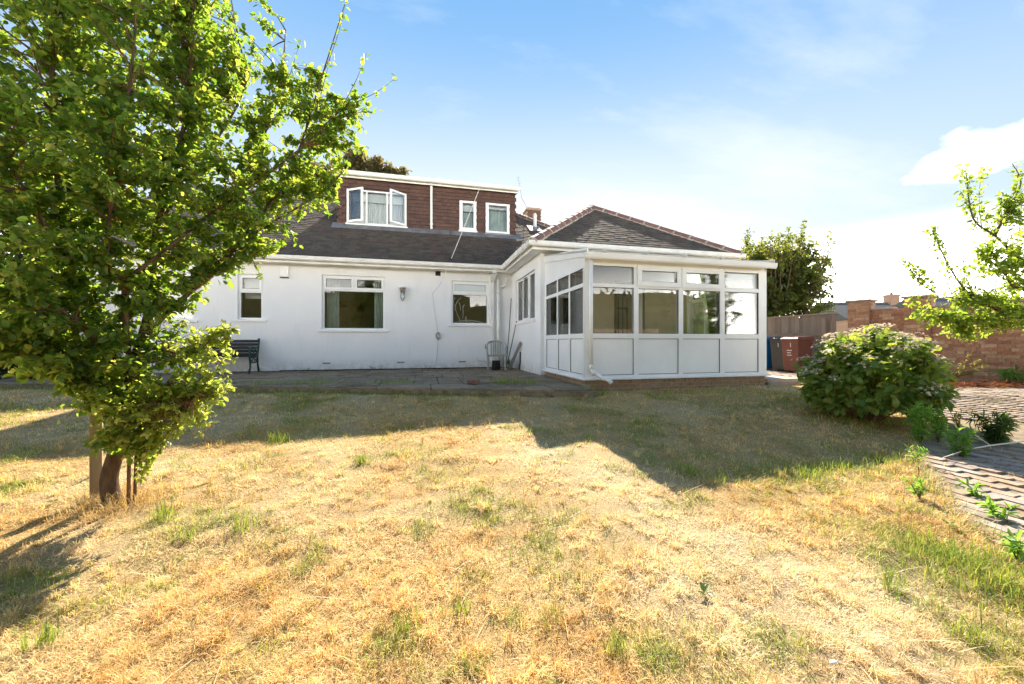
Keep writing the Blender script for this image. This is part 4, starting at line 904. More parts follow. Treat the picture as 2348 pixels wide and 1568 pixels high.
# ---- the plum tree in the left foreground
def big_tree():
    P = Plant(11); P.jit = .018; A = lambda *q: tuple(at(*q))
    base = at(262, 1150, 2.7); base.z = float(gz(base.x, base.y))
    root = empty('plum_tree', base, label='tall leafy plum tree tied to stakes at the left of the lawn', cat='tree')
    b = tuple(base)
    P.limb([(b[0], b[1], b[2]-.05), A(250, 1100, 2.7), A(268, 1030, 2.7), A(292, 930, 2.68), A(310, 840, 2.66), A(324, 787, 2.65)], .056, .036, 12, False)
    P.limb([A(324, 787, 2.65), A(343, 708, 2.65), A(349, 621, 2.7), A(360, 520, 2.75), A(400, 380, 2.8), A(430, 240, 2.85), A(440, 60, 2.9), A(450, -120, 2.95)], 0.0330, 0.0072)
    P.limb([A(300, 880, 2.68), A(290, 780, 2.55), A(287, 696, 2.5), A(281, 640, 2.48), A(256, 627, 2.45), A(246, 568, 2.42), A(250, 505, 2.42), A(262, 428, 2.4), A(290, 250, 2.4), A(310, 60, 2.4), A(300, -100, 2.4)], 0.0216, 0.0048)
    P.limb([A(281, 640, 2.48), A(337, 606, 2.5), A(415, 543, 2.6), A(499, 481, 2.75), A(600, 410, 2.9), A(700, 330, 3.0), A(800, 230, 3.1)], 0.0144, 0.0036)
    P.limb([A(330, 775, 2.65), A(393, 708, 2.75), A(455, 655, 2.8), A(511, 608, 2.9), A(560, 540, 3.0), A(640, 440, 3.1), A(690, 330, 3.2), A(730, 200, 3.2), A(765, 90, 3.2), A(790, 10, 3.2)], 0.0192, 0.0030)
    P.limb([A(455, 655, 2.8), A(545, 560, 3.05), A(640, 500, 3.2), A(740, 440, 3.3), A(790, 390, 3.35)], 0.0108, 0.0036)
    P.limb([A(520, 590, 2.95), A(560, 440, 3.1), A(600, 330, 3.2), A(640, 200, 3.25), A(655, 70, 3.3)], 0.0108, 0.0030)
    P.limb([A(285, 860, 2.66), A(215, 720, 2.55), A(165, 612, 2.5), A(147, 540, 2.5), A(130, 400, 2.5), A(120, 200, 2.55), A(115, 0, 2.6), A(110, -150, 2.6)], 0.0240, 0.0060)
    P.limb([A(165, 612, 2.5), A(140, 590, 2.4), A(100, 512, 2.3), A(59, 437, 2.2), A(0, 350, 2.15), A(-90, 220, 2.1)], 0.0156, 0.0042)
    P.limb([A(290, 880, 2.68), A(200, 760, 2.4), A(90, 680, 2.25), A(-20, 640, 2.2), A(-120, 600, 2.2)], 0.0144, 0.0036)
    P.limb([A(349, 621, 2.7), A(280, 480, 3.1), A(220, 330, 3.4), A(200, 150, 3.5), A(190, -50, 3.6)], 0.0180, 0.0048)
    P.limb([A(360, 520, 2.75), A(470, 360, 3.2), A(560, 200, 3.4), A(540, 60, 3.5), A(520, -60, 3.5)], 0.0144, 0.0036)
    P.limb([A(324, 787, 2.65), A(400, 810, 2.7), A(470, 790, 2.75), A(530, 740, 2.8)], 0.0084, 0.0024)
    P.limb([A(280, 960, 2.68), A(360, 940, 2.65), A(440, 920, 2.65), A(490, 900, 2.7)], 0.0072, 0.0024)
    P.limb([A(280, 940, 2.68), A(200, 900, 2.5), A(130, 830, 2.4), A(60, 790, 2.3)], 0.0072, 0.0024)
    P.limb([A(290, 930, 2.7), A(300, 1000, 2.6), A(310, 1050, 2.6)], 0.0060, 0.0024)
    lobes = [((120, 130, 2.75), .72, 85), ((340, 120, 2.8), .66, 80), ((70, 380, 2.4), .62, 70), ((290, 370, 2.5), .60, 75), ((455, 330, 2.9), .50, 52), ((590, 350, 3.1), .42, 36), ((680, 300, 3.2), .34, 20),
             ((560, 480, 2.95), .36, 34), ((680, 440, 3.2), .30, 22), ((150, 610, 2.35), .48, 62), ((330, 600, 2.6), .42, 44), ((480, 560, 2.85), .28, 24), ((90, 750, 2.3), .36, 34), ((230, 800, 2.45), .36, 40), ((330, 860, 2.6), .30, 34),
             ((-60, 330, 2.3), .7, 50), ((-80, 650, 2.3), .5, 26), ((420, -20, 2.9), .55, 45), ((180, -60, 2.7), .7, 55), ((290, 330, 3.4), .7, 46), ((480, 200, 3.3), .42, 26), ((140, 500, 3.1), .6, 36), ((450, 90, 3.2), .36, 22), ((610, 560, 3.0), .16, 8), ((760, 275, 3.15), .24, 16), ((800, 320, 3.1), .14, 7), ((715, 215, 3.2), .22, 12), ((620, 235, 3.25), .26, 14), ((655, 170, 3.25), .14, 5), ((840, 240, 3.1), .09, 3), ((740, 400, 3.25), .2, 10), ((260, 930, 2.6), .26, 16), ((290, 1000, 2.6), .17, 14), ((230, 870, 2.5), .25, 12), ((395, 670, 2.75), .22, 13), ((360, 735, 2.7), .19, 9), ((430, 620, 2.85), .16, 9), ((40, 700, 2.3), .42, 26), ((90, 800, 2.4), .3, 16), ((545, 120, 3.4), .2, 6)]
    P.fill([(at(*c), r, int(n*((1.6 if c[0] < 450 else 1.15) if c[1] < 500 else 1.35))) for c, r, n in lobes], .048, 39, .55)
    # outermost sprigs, reaching into the sky on the right
    for a, b, n in [((640, 200, 3.25), (650, 50, 3.3), 22), ((640, 250, 3.25), (690, 90, 3.3), 18), ((735, 180, 3.2), (792, 5, 3.2), 20), ((725, 250, 3.2), (760, 120, 3.2), 20), ((780, 250, 3.1), (840, 120, 3.1), 16), ((800, 240, 3.1), (905, 180, 3.1), 14),
                    ((790, 280, 3.1), (850, 240, 3.1), 16), ((740, 440, 3.3), (800, 380, 3.35), 16), ((700, 340, 3.0), (810, 300, 3.05), 22), ((740, 430, 3.3), (770, 470, 3.3), 12), ((640, 500, 3.2), (680, 560, 3.1), 14), ((560, 200, 3.4), (600, 130, 3.4), 10), ((700, 250, 3.2), (700, 150, 3.2), 16), ((660, 200, 3.2), (620, 120, 3.2), 12),
                    ((560, 560, 3.0), (600, 640, 2.95), 14), ((500, 600, 2.9), (520, 650, 2.85), 10), ((60, 790, 2.3), (110, 880, 2.3), 10), ((130, 830, 2.4), (60, 870, 2.3), 9), ((200, 900, 2.5), (150, 960, 2.5), 9)]:
        P.twig(at(*a), at(*b), int(n*1.3), .052, .03, .3, .004, .05)
    P.finish(root, 'leaf', single=220)
    # paler young growth low on the right side
    Q = Plant(12); Q.nodes = [at(400, 810, 2.7), at(470, 790, 2.75), at(520, 750, 2.8), at(440, 920, 2.65), at(330, 940, 2.65), at(380, 880, 2.6), at(300, 1000, 2.6), at(350, 800, 2.6)]
    Q.fill([(at(475, 825, 2.75), .22, 36), (at(440, 930, 2.7), .24, 44), (at(350, 940, 2.6), .26, 34), (at(470, 900, 2.75), .12, 24), (at(320, 1030, 2.6), .13, 20), (at(270, 960, 2.5), .2, 26), (at(520, 760, 2.8), .09, 16), (at(495, 880, 2.75), .10, 18), (at(395, 1000, 2.7), .08, 10), (at(330, 1085, 2.65), .05, 8)], .044, 17, .4, r=.003)
    Q.finish(root, 'leaf_young', crown='young_shoots')
big_tree()
def stakes():
    def post(name, px, py, f, top, w, label, lean=(0, 0), round_=False, mat='post'):
        p = at(px, py, f); p.z = float(gz(p.x, p.y)); m = MB()
        if round_: m.tube([(0, 0, -.05), (lean[0]*.5+.004, lean[1]*.5, top*.5), (lean[0], lean[1], top)], [w, w*.92, w*.8], 8)
        else:
            m.box(-w, w, -w, w, -.05, top); m.hexa([(-w, -w, top), (w, -w, top), (w, w, top), (-w, w, top), (-w*.8, -w*.8, top+.02), (w*.8, -w*.8, top+.02), (w*.8, w*.8, top+.02), (-w*.8, w*.8, top+.02)])
        o = m.build(name, M[mat], None, round_, 0 if round_ else .004, label=label, cat='stake', group='stakes round the plum tree'); o.location = p; o.rotation_euler = (0, 0, .5)
    post('tree_stake', 221, 1140, 2.78, .95, .032, 'thick square grey timber stake left of the plum trunk')
    post('tree_stake', 294, 1155, 2.66, .75, .011, 'thin round stake just right of the plum trunk', (.0, .02), True, 'twig')
    post('tree_stake', 308, 1150, 2.70, .72, .010, 'second thin round stake, outermost on the right near the trunk', (.01, 0), True, 'twig')
    post('tree_stake', 341, 1048, 3.6, .5, .014, 'short leaning stake behind the low right shoots', (.03, .02), True, 'twig')
stakes()

# ---- tree behind the fence, bronze tree behind the house, fruit tree on the right
def upright_tree():
    P = Plant(21); P.jit = .05; base = Vector((12.9, 11.6, .3)); root = empty('upright_tree', base, label='bushy green upright tree growing behind the wooden fence', cat='tree')
    r = P.r
    for i in range(26):
        a = r.uniform(0, 6.28); rad = r.uniform(.1, 1.0)**.7*2.4; h = r.uniform(3.0, 5.3)*(1-.06*rad); dx, dy = math.cos(a)*rad, math.sin(a)*rad
        top = (base.x+dx*1.05, base.y+dy, base.z+h); P.limb([(base.x+dx*.1, base.y+dy*.1, base.z), (base.x+dx*.45, base.y+dy*.45, base.z+h*.4), (base.x+dx*.85, base.y+dy*.85, base.z+h*.75), top], .05, .008, 5)
        P.twig((top[0], top[1], top[2]-.7), (top[0]+r.normal(0, .12), top[1]+r.normal(0, .12), top[2]+r.uniform(.1, .45)), 60, .13, 0, .1, .008, .0, .6)
    P.fill([((base.x, base.y, base.z+2.6), (2.1, 1.6, 1.9), 700), ((base.x+.3, base.y, base.z+3.6), (2.0, 1.5, 1.3), 400), ((base.x-1.2, base.y-.3, base.z+1.9), (.9, .9, 1.5), 200), ((base.x-2.1, base.y+.2, base.z+3.2), (.6, .6, .8), 40)], .15, 26, .7, .25, .15, .008)
    P.finish(root, 'leaf_far', wr=.6)
upright_tree()
def bronze_tree():
    P = Plant(22); P.jit = .1; base = Vector((-4.5, 23.5, .3)); root = empty('bronze_tree', base, label='bronze leaved tree rising behind the bungalow roof', cat='tree')
    P.limb([tuple(base), (-4.6, 23.5, 4), (-4.4, 23.4, 7)], .28, .16, 8)
    for e in [(-8.5, 22.5, 8.6), (-7, 23, 10), (-5, 23, 10.6), (-3, 23, 11.6), (-1.2, 23, 11.2), (.6, 23, 10.4), (-6, 24, 9.4)]:
        P.limb([(-4.4, 23.4, 6.6), ((e[0]-4.4)/2, (e[1]+23.4)/2, (e[2]+6.6)/2+.3), e], .12, .03, 5)
    lob = [(at(720, 440, 21.5), 1.9, 100), (at(690, 460, 21), 1.6, 60), (at(650, 500, 21), 1.5, 40), (at(755, 410, 21.5), 1.2, 60), (at(815, 375, 22), 1.0, 50), (at(860, 400, 22), 1.0, 60), (at(900, 405, 22), .9, 45), (at(935, 420, 22), .6, 16), (at(820, 440, 22), 1.6, 40)]
    P.fill(lob, .24, 34, 1.3, .25, .05, .02); P.finish(root, 'leaf_brown', wr=.7)
bronze_tree()
def fruit_tree():
    P = Plant(23); P.jit = .03; base = Vector((8.55, 2.6, .1)); root = empty('apple_tree', base, label='fruit tree leaning in at the right edge before the brick wall', cat='tree'); A = lambda *q: tuple(at(*q)); base = tuple(base)
    P.limb([base, A(2560, 900, 4.7), A(2520, 720, 4.9)], .10, .07, 8, False)
    f = 5.1
    P.limb([A(2520, 720, 4.9), A(2440, 700, f), A(2347, 745, f), A(2230, 740, f), A(2150, 725, f)], .03, .006)
    P.limb([A(2520, 720, 4.9), A(2420, 640, f), A(2347, 600, f), A(2280, 540, f), A(2230, 500, f), A(2215, 400, f)], .03, .005)
    P.limb([A(2347, 745, f), A(2240, 690, f), A(2170, 680, f), A(2110, 650, f), A(2080, 605, f)], .014, .004)
    P.limb([A(2240, 690, f), A(2200, 650, f), A(2160, 580, f), A(2145, 540, f)], .016, .004)
    P.limb([A(2280, 540, f), A(2310, 480, f), A(2340, 420, f), A(2320, 375, f)], .02, .004)
    P.limb([A(2420, 640, f), A(2330, 660, f), A(2300, 620, f), A(2270, 570, f)], .02, .004)
    P.limb([A(2420, 640, f), A(2400, 480, f), A(2390, 350, f)], .02, .005)
    sp = [((2225, 480, f), (2205, 385, f), 50), ((2250, 520, f), (2255, 385, f), 36), ((2240, 530, f), (2200, 440, f), 44), ((2310, 470, f), (2330, 380, f), 40), ((2300, 520, f), (2300, 440, f), 40), ((2330, 560, f), (2340, 430, f), 50), ((2160, 580, f), (2135, 525, f), 26), ((2175, 630, f), (2140, 540, f), 40), ((2105, 640, f), (2070, 598, f), 24), ((2120, 660, f), (2090, 600, f), 34),
          ((2090, 690, f), (2120, 740, f), 26), ((2100, 660, f), (2080, 700, f), 16), ((2150, 680, f), (2110, 620, f), 34), ((2250, 620, f), (2240, 560, f), 34), ((2290, 620, f), (2270, 560, f), 40), ((2280, 560, f), (2250, 480, f), 50), ((2330, 640, f), (2320, 560, f), 40), ((2200, 690, f), (2170, 620, f), 26), ((2230, 680, f), (2200, 600, f), 26)]
    for a, b, n in sp: P.twig(at(*a), at(*b), int(n*1.9), .062, .02, .15, .005, 0, .7)
    P.fill([(at(2190, 725, f), (.32, .3, .2), 30), (at(2280, 720, f), (.4, .35, .28), 54), (at(2347, 690, f), (.4, .4, .35), 50), (at(2240, 690, f), (.3, .3, .2), 26), (at(2210, 770, f), (.14, .2, .06), 10), (at(2270, 600, f), (.25, .3, .3), 22), (at(2330, 600, f), (.22, .3, .4), 26), (at(2130, 720, f), (.2, .2, .12), 12), (at(2420, 600, f), (.5, .5, .8), 50), (at(2330, 480, f), (.18, .25, .3), 16)], .062, 25, .4)
    P.finish(root, 'leaf_apple', wr=.72)
fruit_tree()

# ---- hydrangea
def hydrangea():
    P = Plant(31); base = at(1998, 968, 4.8); base.z = float(gz(base.x, base.y)); root = empty('hydrangea_bush', base, label='large domed hydrangea bush with fading flower heads on the lawn', cat='bush')
    c = Vector((base.x+.0, base.y+.0, base.z+.47)); r = P.r; hx, hz = .63, .62
    heads = []
    for i in range(300):
        u = r.uniform(0, 6.28); ph = math.acos(r.uniform(-.5, 1)); k = r.uniform(.86, 1.03)*(1+.07*math.sin(3*u+1)+.05*math.sin(7*u))
        v = Vector((math.sin(ph)*math.cos(u)*hx, math.sin(ph)*math.sin(u)*hx, math.cos(ph)*hz))*k
        e = c+v
        if e.z < base.z+.10: continue
        P.twig((base.x+v.x*.12+r.normal(0, .05), base.y+v.y*.12+r.normal(0, .05), base.z), tuple(e), 8, .095, .08, .35, .006, .6, 1.0, tube=i % 5 == 0)
        n = 12; pts = np.array(e)+r.normal(0, .04, (n, 3)); P.P.append(pts); P.D.append(unit(np.array(v)[None]*.8+r.normal(0, .6, (n, 3))+np.array([0, 0, -.35]))); P.N.append(unit(np.array(v)[None]+np.array([0, 0, .8])+r.normal(0, .3, (n, 3)))); P.L.append(r.uniform(.065, .12, n))
        if math.cos(ph) > -.1 and r.random() < (.75 if math.cos(ph) > .3 else .45): heads.append((e, v.normalized()))
    P.finish(root, 'leaf_hyd', trunk='stem', crown='foliage', single=120, wr=.85, woodmat='twig')
    m = []
    for e, v in heads:                                                # flat heads of little four-petalled florets
        k = int(r.integers(12, 22)); up = unit(np.array([(v*.5+Vector((0, 0, 1)))])) ; t1 = unit(np.cross(up, [[.3, 1, .1]])); t2 = np.cross(up, t1)
        for _ in range(k):
            q = np.array(e)+(t1*r.normal(0, .045)+t2*r.normal(0, .045)+up*r.uniform(.06, .10)+np.array([v])*.04)[0]; m.append((q, unit(up+r.normal(0, .35, (1, 3)))[0], r.uniform(.010, .018)))
    V = []; F = []
    for q, n, s_ in m:
        a = unit(np.cross(n, [.2, .9, .3])); b = np.cross(n, a); o = len(V)
        for k in range(4):
            d = math.cos(k*math.pi/2)*a+math.sin(k*math.pi/2)*b; e = -math.sin(k*math.pi/2)*a+math.cos(k*math.pi/2)*b
            V += [q, q+(d*.6+e*.5)*s_, q+d*s_*1.15+n*.003, q+(d*.6-e*.5)*s_]; F.append((o+k*4, o+k*4+1, o+k*4+2, o+k*4+3))
    fm = link('flower_heads', np_mesh('flower_heads', np.array(V)-np.array(base), np.array(F)), M['petal'], root, kind='stuff')
hydrangea()

# ---- weeds
def weed(name, p, h, stems, ls, label, mat='weed', spread=.12, wr=.16, n=34, group='weeds on the driveway', droop=.05, flowers=0):
    P = Plant(int(abs(p.x*1000+p.y*77)) % 9973); z = float(gz(p.x, p.y))+.02; base = Vector((p.x, p.y, z)); root = empty(name, base, label=label, cat='weed', group=group); r = P.r
    for i in range(stems):
        a = r.uniform(0, 6.28); s_ = spread*r.uniform(.3, 1); e = (p.x+math.cos(a)*s_, p.y+math.sin(a)*s_, z+h*r.uniform(.7, 1.05)); P.twig((p.x+r.normal(0, .02), p.y+r.normal(0, .02), z), e, n, ls, .05, droop, .004, .06, .9)
        P.wood.tube([(p.x, p.y, z-.02), ((p.x+e[0])/2, (p.y+e[1])/2, z+(e[2]-z)*.4)], [.004, .003], 4)
    P.finish(root, mat, 'twig', mat, wr, 'stem', 'foliage')
    if flowers:
        m = MB(Matrix.Translation(-base))
        for _ in range(flowers): q = (p.x+r.normal(0, spread*.6), p.y+r.normal(0, spread*.6), z+h*r.uniform(.75, 1.1)); m.lathe([(.002, 0), (.011, .004), (.009, .009), (.001, .01)], 7, q)
        m.build('flower', bpy.data.materials.get('yellow_flower') or plain('yellow_flower', (.75, .5, .03), .7), root)
O = on
weed('tall_weed', O(2108, 1022), .42, 5, .085, 'tall bright green weed with two feathery spires by the hydrangea', spread=.10, n=60)
weed('feathery_weed', O(2150, 1018), .36, 3, .08, 'slim feathery weed leaning right beside the tallest weed', spread=.07, n=50)
weed('leafy_weed', O(2205, 1052), .26, 7, .075, 'low leafy weed with broad bright leaves before the dark clump', wr=.28, n=26)
weed('dark_weed_clump', O(2282, 1020), .28, 14, .10, 'dark green drooping weed clump with tiny yellow flowers', 'weed_dark', .16, .14, 34, droop=.3, flowers=7)
weed('sparse_weed', O(2195, 985), .2, 5, .05, 'sparse yellowish weed in the sunlit dry strip behind', 'fern', .1, .25, 18)
weed('seedling', O(2238, 1142), .10, 3, .07, 'small sprawling seedling alone in the paving joints', wr=.3, n=10, spread=.1)
weed('seedling', O(2292, 1195), .10, 4, .065, 'dense little seedling casting a long shadow on the pavers', wr=.35, n=12, spread=.08)
weed('edge_weed', O(2098, 1066), .13, 4, .055, 'small weed at the lawn edge below the tall weed', wr=.3, n=16, spread=.08)
weed('edge_weed', O(2108, 1142), .12, 4, .055, 'weed at the lawn edge beside the thin brown twig', wr=.3, n=16, spread=.07)
weed('edge_weed', O(2335, 1290), .13, 5, .06, 'weed in the near paving corner at the right frame edge', wr=.3, n=14, spread=.1)
weed('joint_weed', O(2300, 962), .05, 4, .05, 'low tuft of weed in the far sunlit paving', 'weed_dark', wr=.2, n=14, spread=.07)
for px, py, l in ((2315, 885, 'bright green leafy weed below the brick wall at the right'), (2347, 888, 'bright leafy weed cut off by the right frame edge')):
    p = at(px, py, 7.3); weed('wall_weed', p, .30, 6, .10, l, spread=.22, wr=.3, n=26, group='weeds under the brick wall')
def fern():
    P = Plant(41); p = at(2188, 872, 7.5); p.z = float(gz(p.x, p.y)); root = empty('fern', p, label='yellowing fern fronds leaning right from behind the hydrangea', cat='fern', )
    for e, n in [((2245, 826, 7.4), 70), ((2225, 808, 7.5), 60), ((2262, 838, 7.3), 70), ((2235, 850, 7.4), 50), ((2270, 858, 7.4), 26)]:
        P.twig(tuple(p+Vector((0, 0, .15))), tuple(at(*e)), n, .055, .1, .1, .006, .15, .8)
    P.finish(root, 'fern', wr=.3, crown='fronds')
fern()
def leaf_pile(name, xs, ys, zs, ls, mat, label, wr=.6, flat=.35):
    n = len(xs); r = np.random.default_rng(n+5); d = unit(np.c_[r.normal(0, 1, (n, 2)), r.normal(0, flat*.5, n)]); nn = unit(np.c_[r.normal(0, flat, (n, 2)), np.ones(n)])
    f = leaf_frames(np.c_[xs, ys, zs], d, nn, ls, np.full(n, wr)); return link(name, leaf_mesh(name, *f), M[mat], label=label, kind='stuff')
r = np.random.default_rng(3)
n = 620; x = r.uniform(-6, 2.6, n); y = 11.05-np.abs(r.normal(0, .22, n))-(r.random(n) < .4)*r.uniform(0, 4, n); y = np.maximum(y, patio_front(x)+.05)
leaf_pile('leaf_litter', x, y, np.full(n, PZ+.012), r.uniform(.025, .06, n), 'litter', 'brown dead leaves scattered over the patio and along the wall')
n = 5200; x = r.uniform(8.0, 11.9, n); t_ = (x-8.6)/3.3; y = 5.25-.28*(x-8.6)+r.normal(0, .13, n); f_ = x*ST+y*CT
leaf_pile('pine_needle_litter', x, y, gz(x, y)+r.uniform(.02, .09, n), r.uniform(.05, .12, n), 'needle', 'reddish pine needle litter banked below the brick wall', .05, .6)
for px, py, h, n_ in ((860, 842, .16, 60), (985, 843, .10, 36), (700, 846, .10, 30)):                           # dead twiggy weeds at the wall foot
    p = at(px, py, 10.2); p.y = 11.0; P = Plant(px); root = empty('dead_weed', (p.x, 11.0, PZ), label={860: 'widest dead brown weed under the large window', 985: 'dead brown weed right of the hanging cable', 700: 'dead brown weed left of the large window'}[px], cat='weed', group='dead weeds along the wall')
    for i in range(9): a = r.uniform(-.22, .22); P.twig((p.x+a*.4, 11.0, PZ), (p.x+a, 11.0-r.uniform(0, .12), PZ+h*r.uniform(.5, 1)), n_//9, .035, 0, 0, .003, .3)
    P.finish(root, 'litter', wr=.4)

# ---- shrubs at the left boundary, hedge, added hedge and fence behind the camera (seen in the panes)
def shrub(name, c, rad, n, ls, mat, label, seed, cat='shrub', nl=26, flowers=None):
    P = Plant(seed); b = Vector((c[0], c[1], float(gz(c[0], c[1])))); root = empty(name, b, label=label, cat=cat)
    for i in range(7): a = i*.9; P.limb([tuple(b), (b.x+math.cos(a)*rad[0]*.35, b.y+math.sin(a)*rad[1]*.35, b.z+rad[2]*.9), (b.x+math.cos(a)*rad[0]*.7, b.y+math.sin(a)*rad[1]*.7, b.z+rad[2]*1.5)], .03, .008, 5)
    P.fill([((c[0], c[1], b.z+rad[2]), rad, n)], ls, nl, .5, .3, .05, .006); P.finish(root, mat, trunk='stem', crown='foliage')
    if flowers:
        m = MB(Matrix.Translation(-b))
        for q in flowers: m.lathe([(.005, -.03), (.035, -.02), (.045, 0), (.03, .025), (.005, .035)], 8, tuple(q))
        m.build('blossom', M['petal'], root)
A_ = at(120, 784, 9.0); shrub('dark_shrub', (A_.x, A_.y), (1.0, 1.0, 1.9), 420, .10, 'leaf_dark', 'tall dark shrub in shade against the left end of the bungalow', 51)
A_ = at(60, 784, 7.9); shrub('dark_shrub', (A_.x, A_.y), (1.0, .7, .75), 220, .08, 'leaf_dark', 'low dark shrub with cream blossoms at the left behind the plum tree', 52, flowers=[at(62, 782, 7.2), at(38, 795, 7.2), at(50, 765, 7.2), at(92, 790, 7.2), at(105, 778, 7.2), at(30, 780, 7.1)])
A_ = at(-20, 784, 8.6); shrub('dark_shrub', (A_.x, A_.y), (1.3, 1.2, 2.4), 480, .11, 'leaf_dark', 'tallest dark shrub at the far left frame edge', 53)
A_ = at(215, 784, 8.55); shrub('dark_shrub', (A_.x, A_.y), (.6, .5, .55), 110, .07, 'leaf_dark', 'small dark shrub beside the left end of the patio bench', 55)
def hedge(name, x0, x1, y, h, n, label, seed, mat='leaf_hedge', dep=.9):
    P = Plant(seed); b = Vector(((x0+x1)/2, y, float(gz(0, y)))); root = empty(name, b, label=label, cat='hedge')
    for x in np.arange(x0, x1, 1.0): P.limb([(x, y, b.z), (x+.1, y, b.z+h*.4), (x, y+.05, b.z+h*.8)], .05, .02, 5)
    P.fill([((x, y, b.z+h*.5), (1.3, dep, h*.52), n) for x in np.arange(x0+.6, x1, 1.6)], .16, 20, .7, .3, .05, .01); P.finish(root, mat, trunk='stem', crown='foliage')
    xs = np.linspace(x0, x1, 60); zs = np.linspace(0, 1, 14); V = []; F = []                 # lumpy solid added to stop bright sky showing through the leaves
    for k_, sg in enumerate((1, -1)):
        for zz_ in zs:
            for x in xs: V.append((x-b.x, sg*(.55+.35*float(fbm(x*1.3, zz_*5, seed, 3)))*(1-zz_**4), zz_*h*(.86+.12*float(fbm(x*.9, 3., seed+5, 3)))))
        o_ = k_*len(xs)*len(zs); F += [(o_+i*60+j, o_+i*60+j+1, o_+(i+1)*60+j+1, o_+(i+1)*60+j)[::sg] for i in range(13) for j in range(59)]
    me = bpy.data.meshes.new('added_core'); me.from_pydata(V, [], F); link('added_core', me, M['hedge_core'], root)
hedge('garden_hedge', -13, 3.5, -6.3, 5.2, 120, 'tall sunlit hedge closing the end of the garden', 54)
hedge('garden_hedge', 3.5, 17, -8.0, 4.5, 130, 'unseen hedge added behind the long board fence to block the bright horizon', 56)  # added to keep the bright horizon out of the conservatory reflections
def board_fence(name, p0, p1, z0, h, label, bw=.115, posts=2.0, rails=(.35, 1.3), cap=True, face=1):
    p0 = Vector(p0); p1 = Vector(p1); d = p1-p0; L = d.length; a = math.atan2(d.y, d.x); root = empty(name, (p0.x, p0.y, z0), a, label=label, cat='fence')
    b = MB(); b.hexa([(0, -.008, 0), (bw-.006, -.004, 0), (bw-.006, .010, 0), (0, .004, 0), (0, -.008, h), (bw-.006, -.004, h), (bw-.006, .010, h), (0, .004, h)]); pr = b.mesh('board'); pr.materials.append(M['fence'])
    for i in range(int(L/bw)):
        o = link('board', pr, None, root); o.location = (i*bw, random.uniform(-.004, .004), random.uniform(-.012, .008)); o.rotation_euler = (0, random.gauss(0, .006), 0)
    for z in rails: m = MB(); m.box(0, L, face*.012, face*.055, z, z+.085); m.build('rail', M['fence'], root)
    if cap: m = MB(); m.box(-.02, L+.02, -.03, .05, h-.002, h+.03); m.build('capping', M['post'], root)
    for x in np.arange(0.25, L, posts): m = MB(); m.box(x-.05, x+.05, face*.014, face*.11, -.1, h-.12); m.build('post', M['fence'], root, bevel=.01)
    return root
board_fence('wooden_fence', (11.0, 7.93), (11.0, 14.5), .3, 1.68, 'weathered brown board fence behind the wheelie bins', posts=2.4, rails=(.4, 1.08), face=1)
board_fence('boundary_fence', (13, -6.6), (2.5, -6.6), -.1, 2.0, 'long board fence at the end of the garden beside the hedge', posts=2.4, face=-1)
board_fence('boundary_fence', (-12.6, 13), (-12.6, -6), 0, 1.8, 'board fence along the left boundary behind the dark shrubs', bw=.14, posts=2.4)

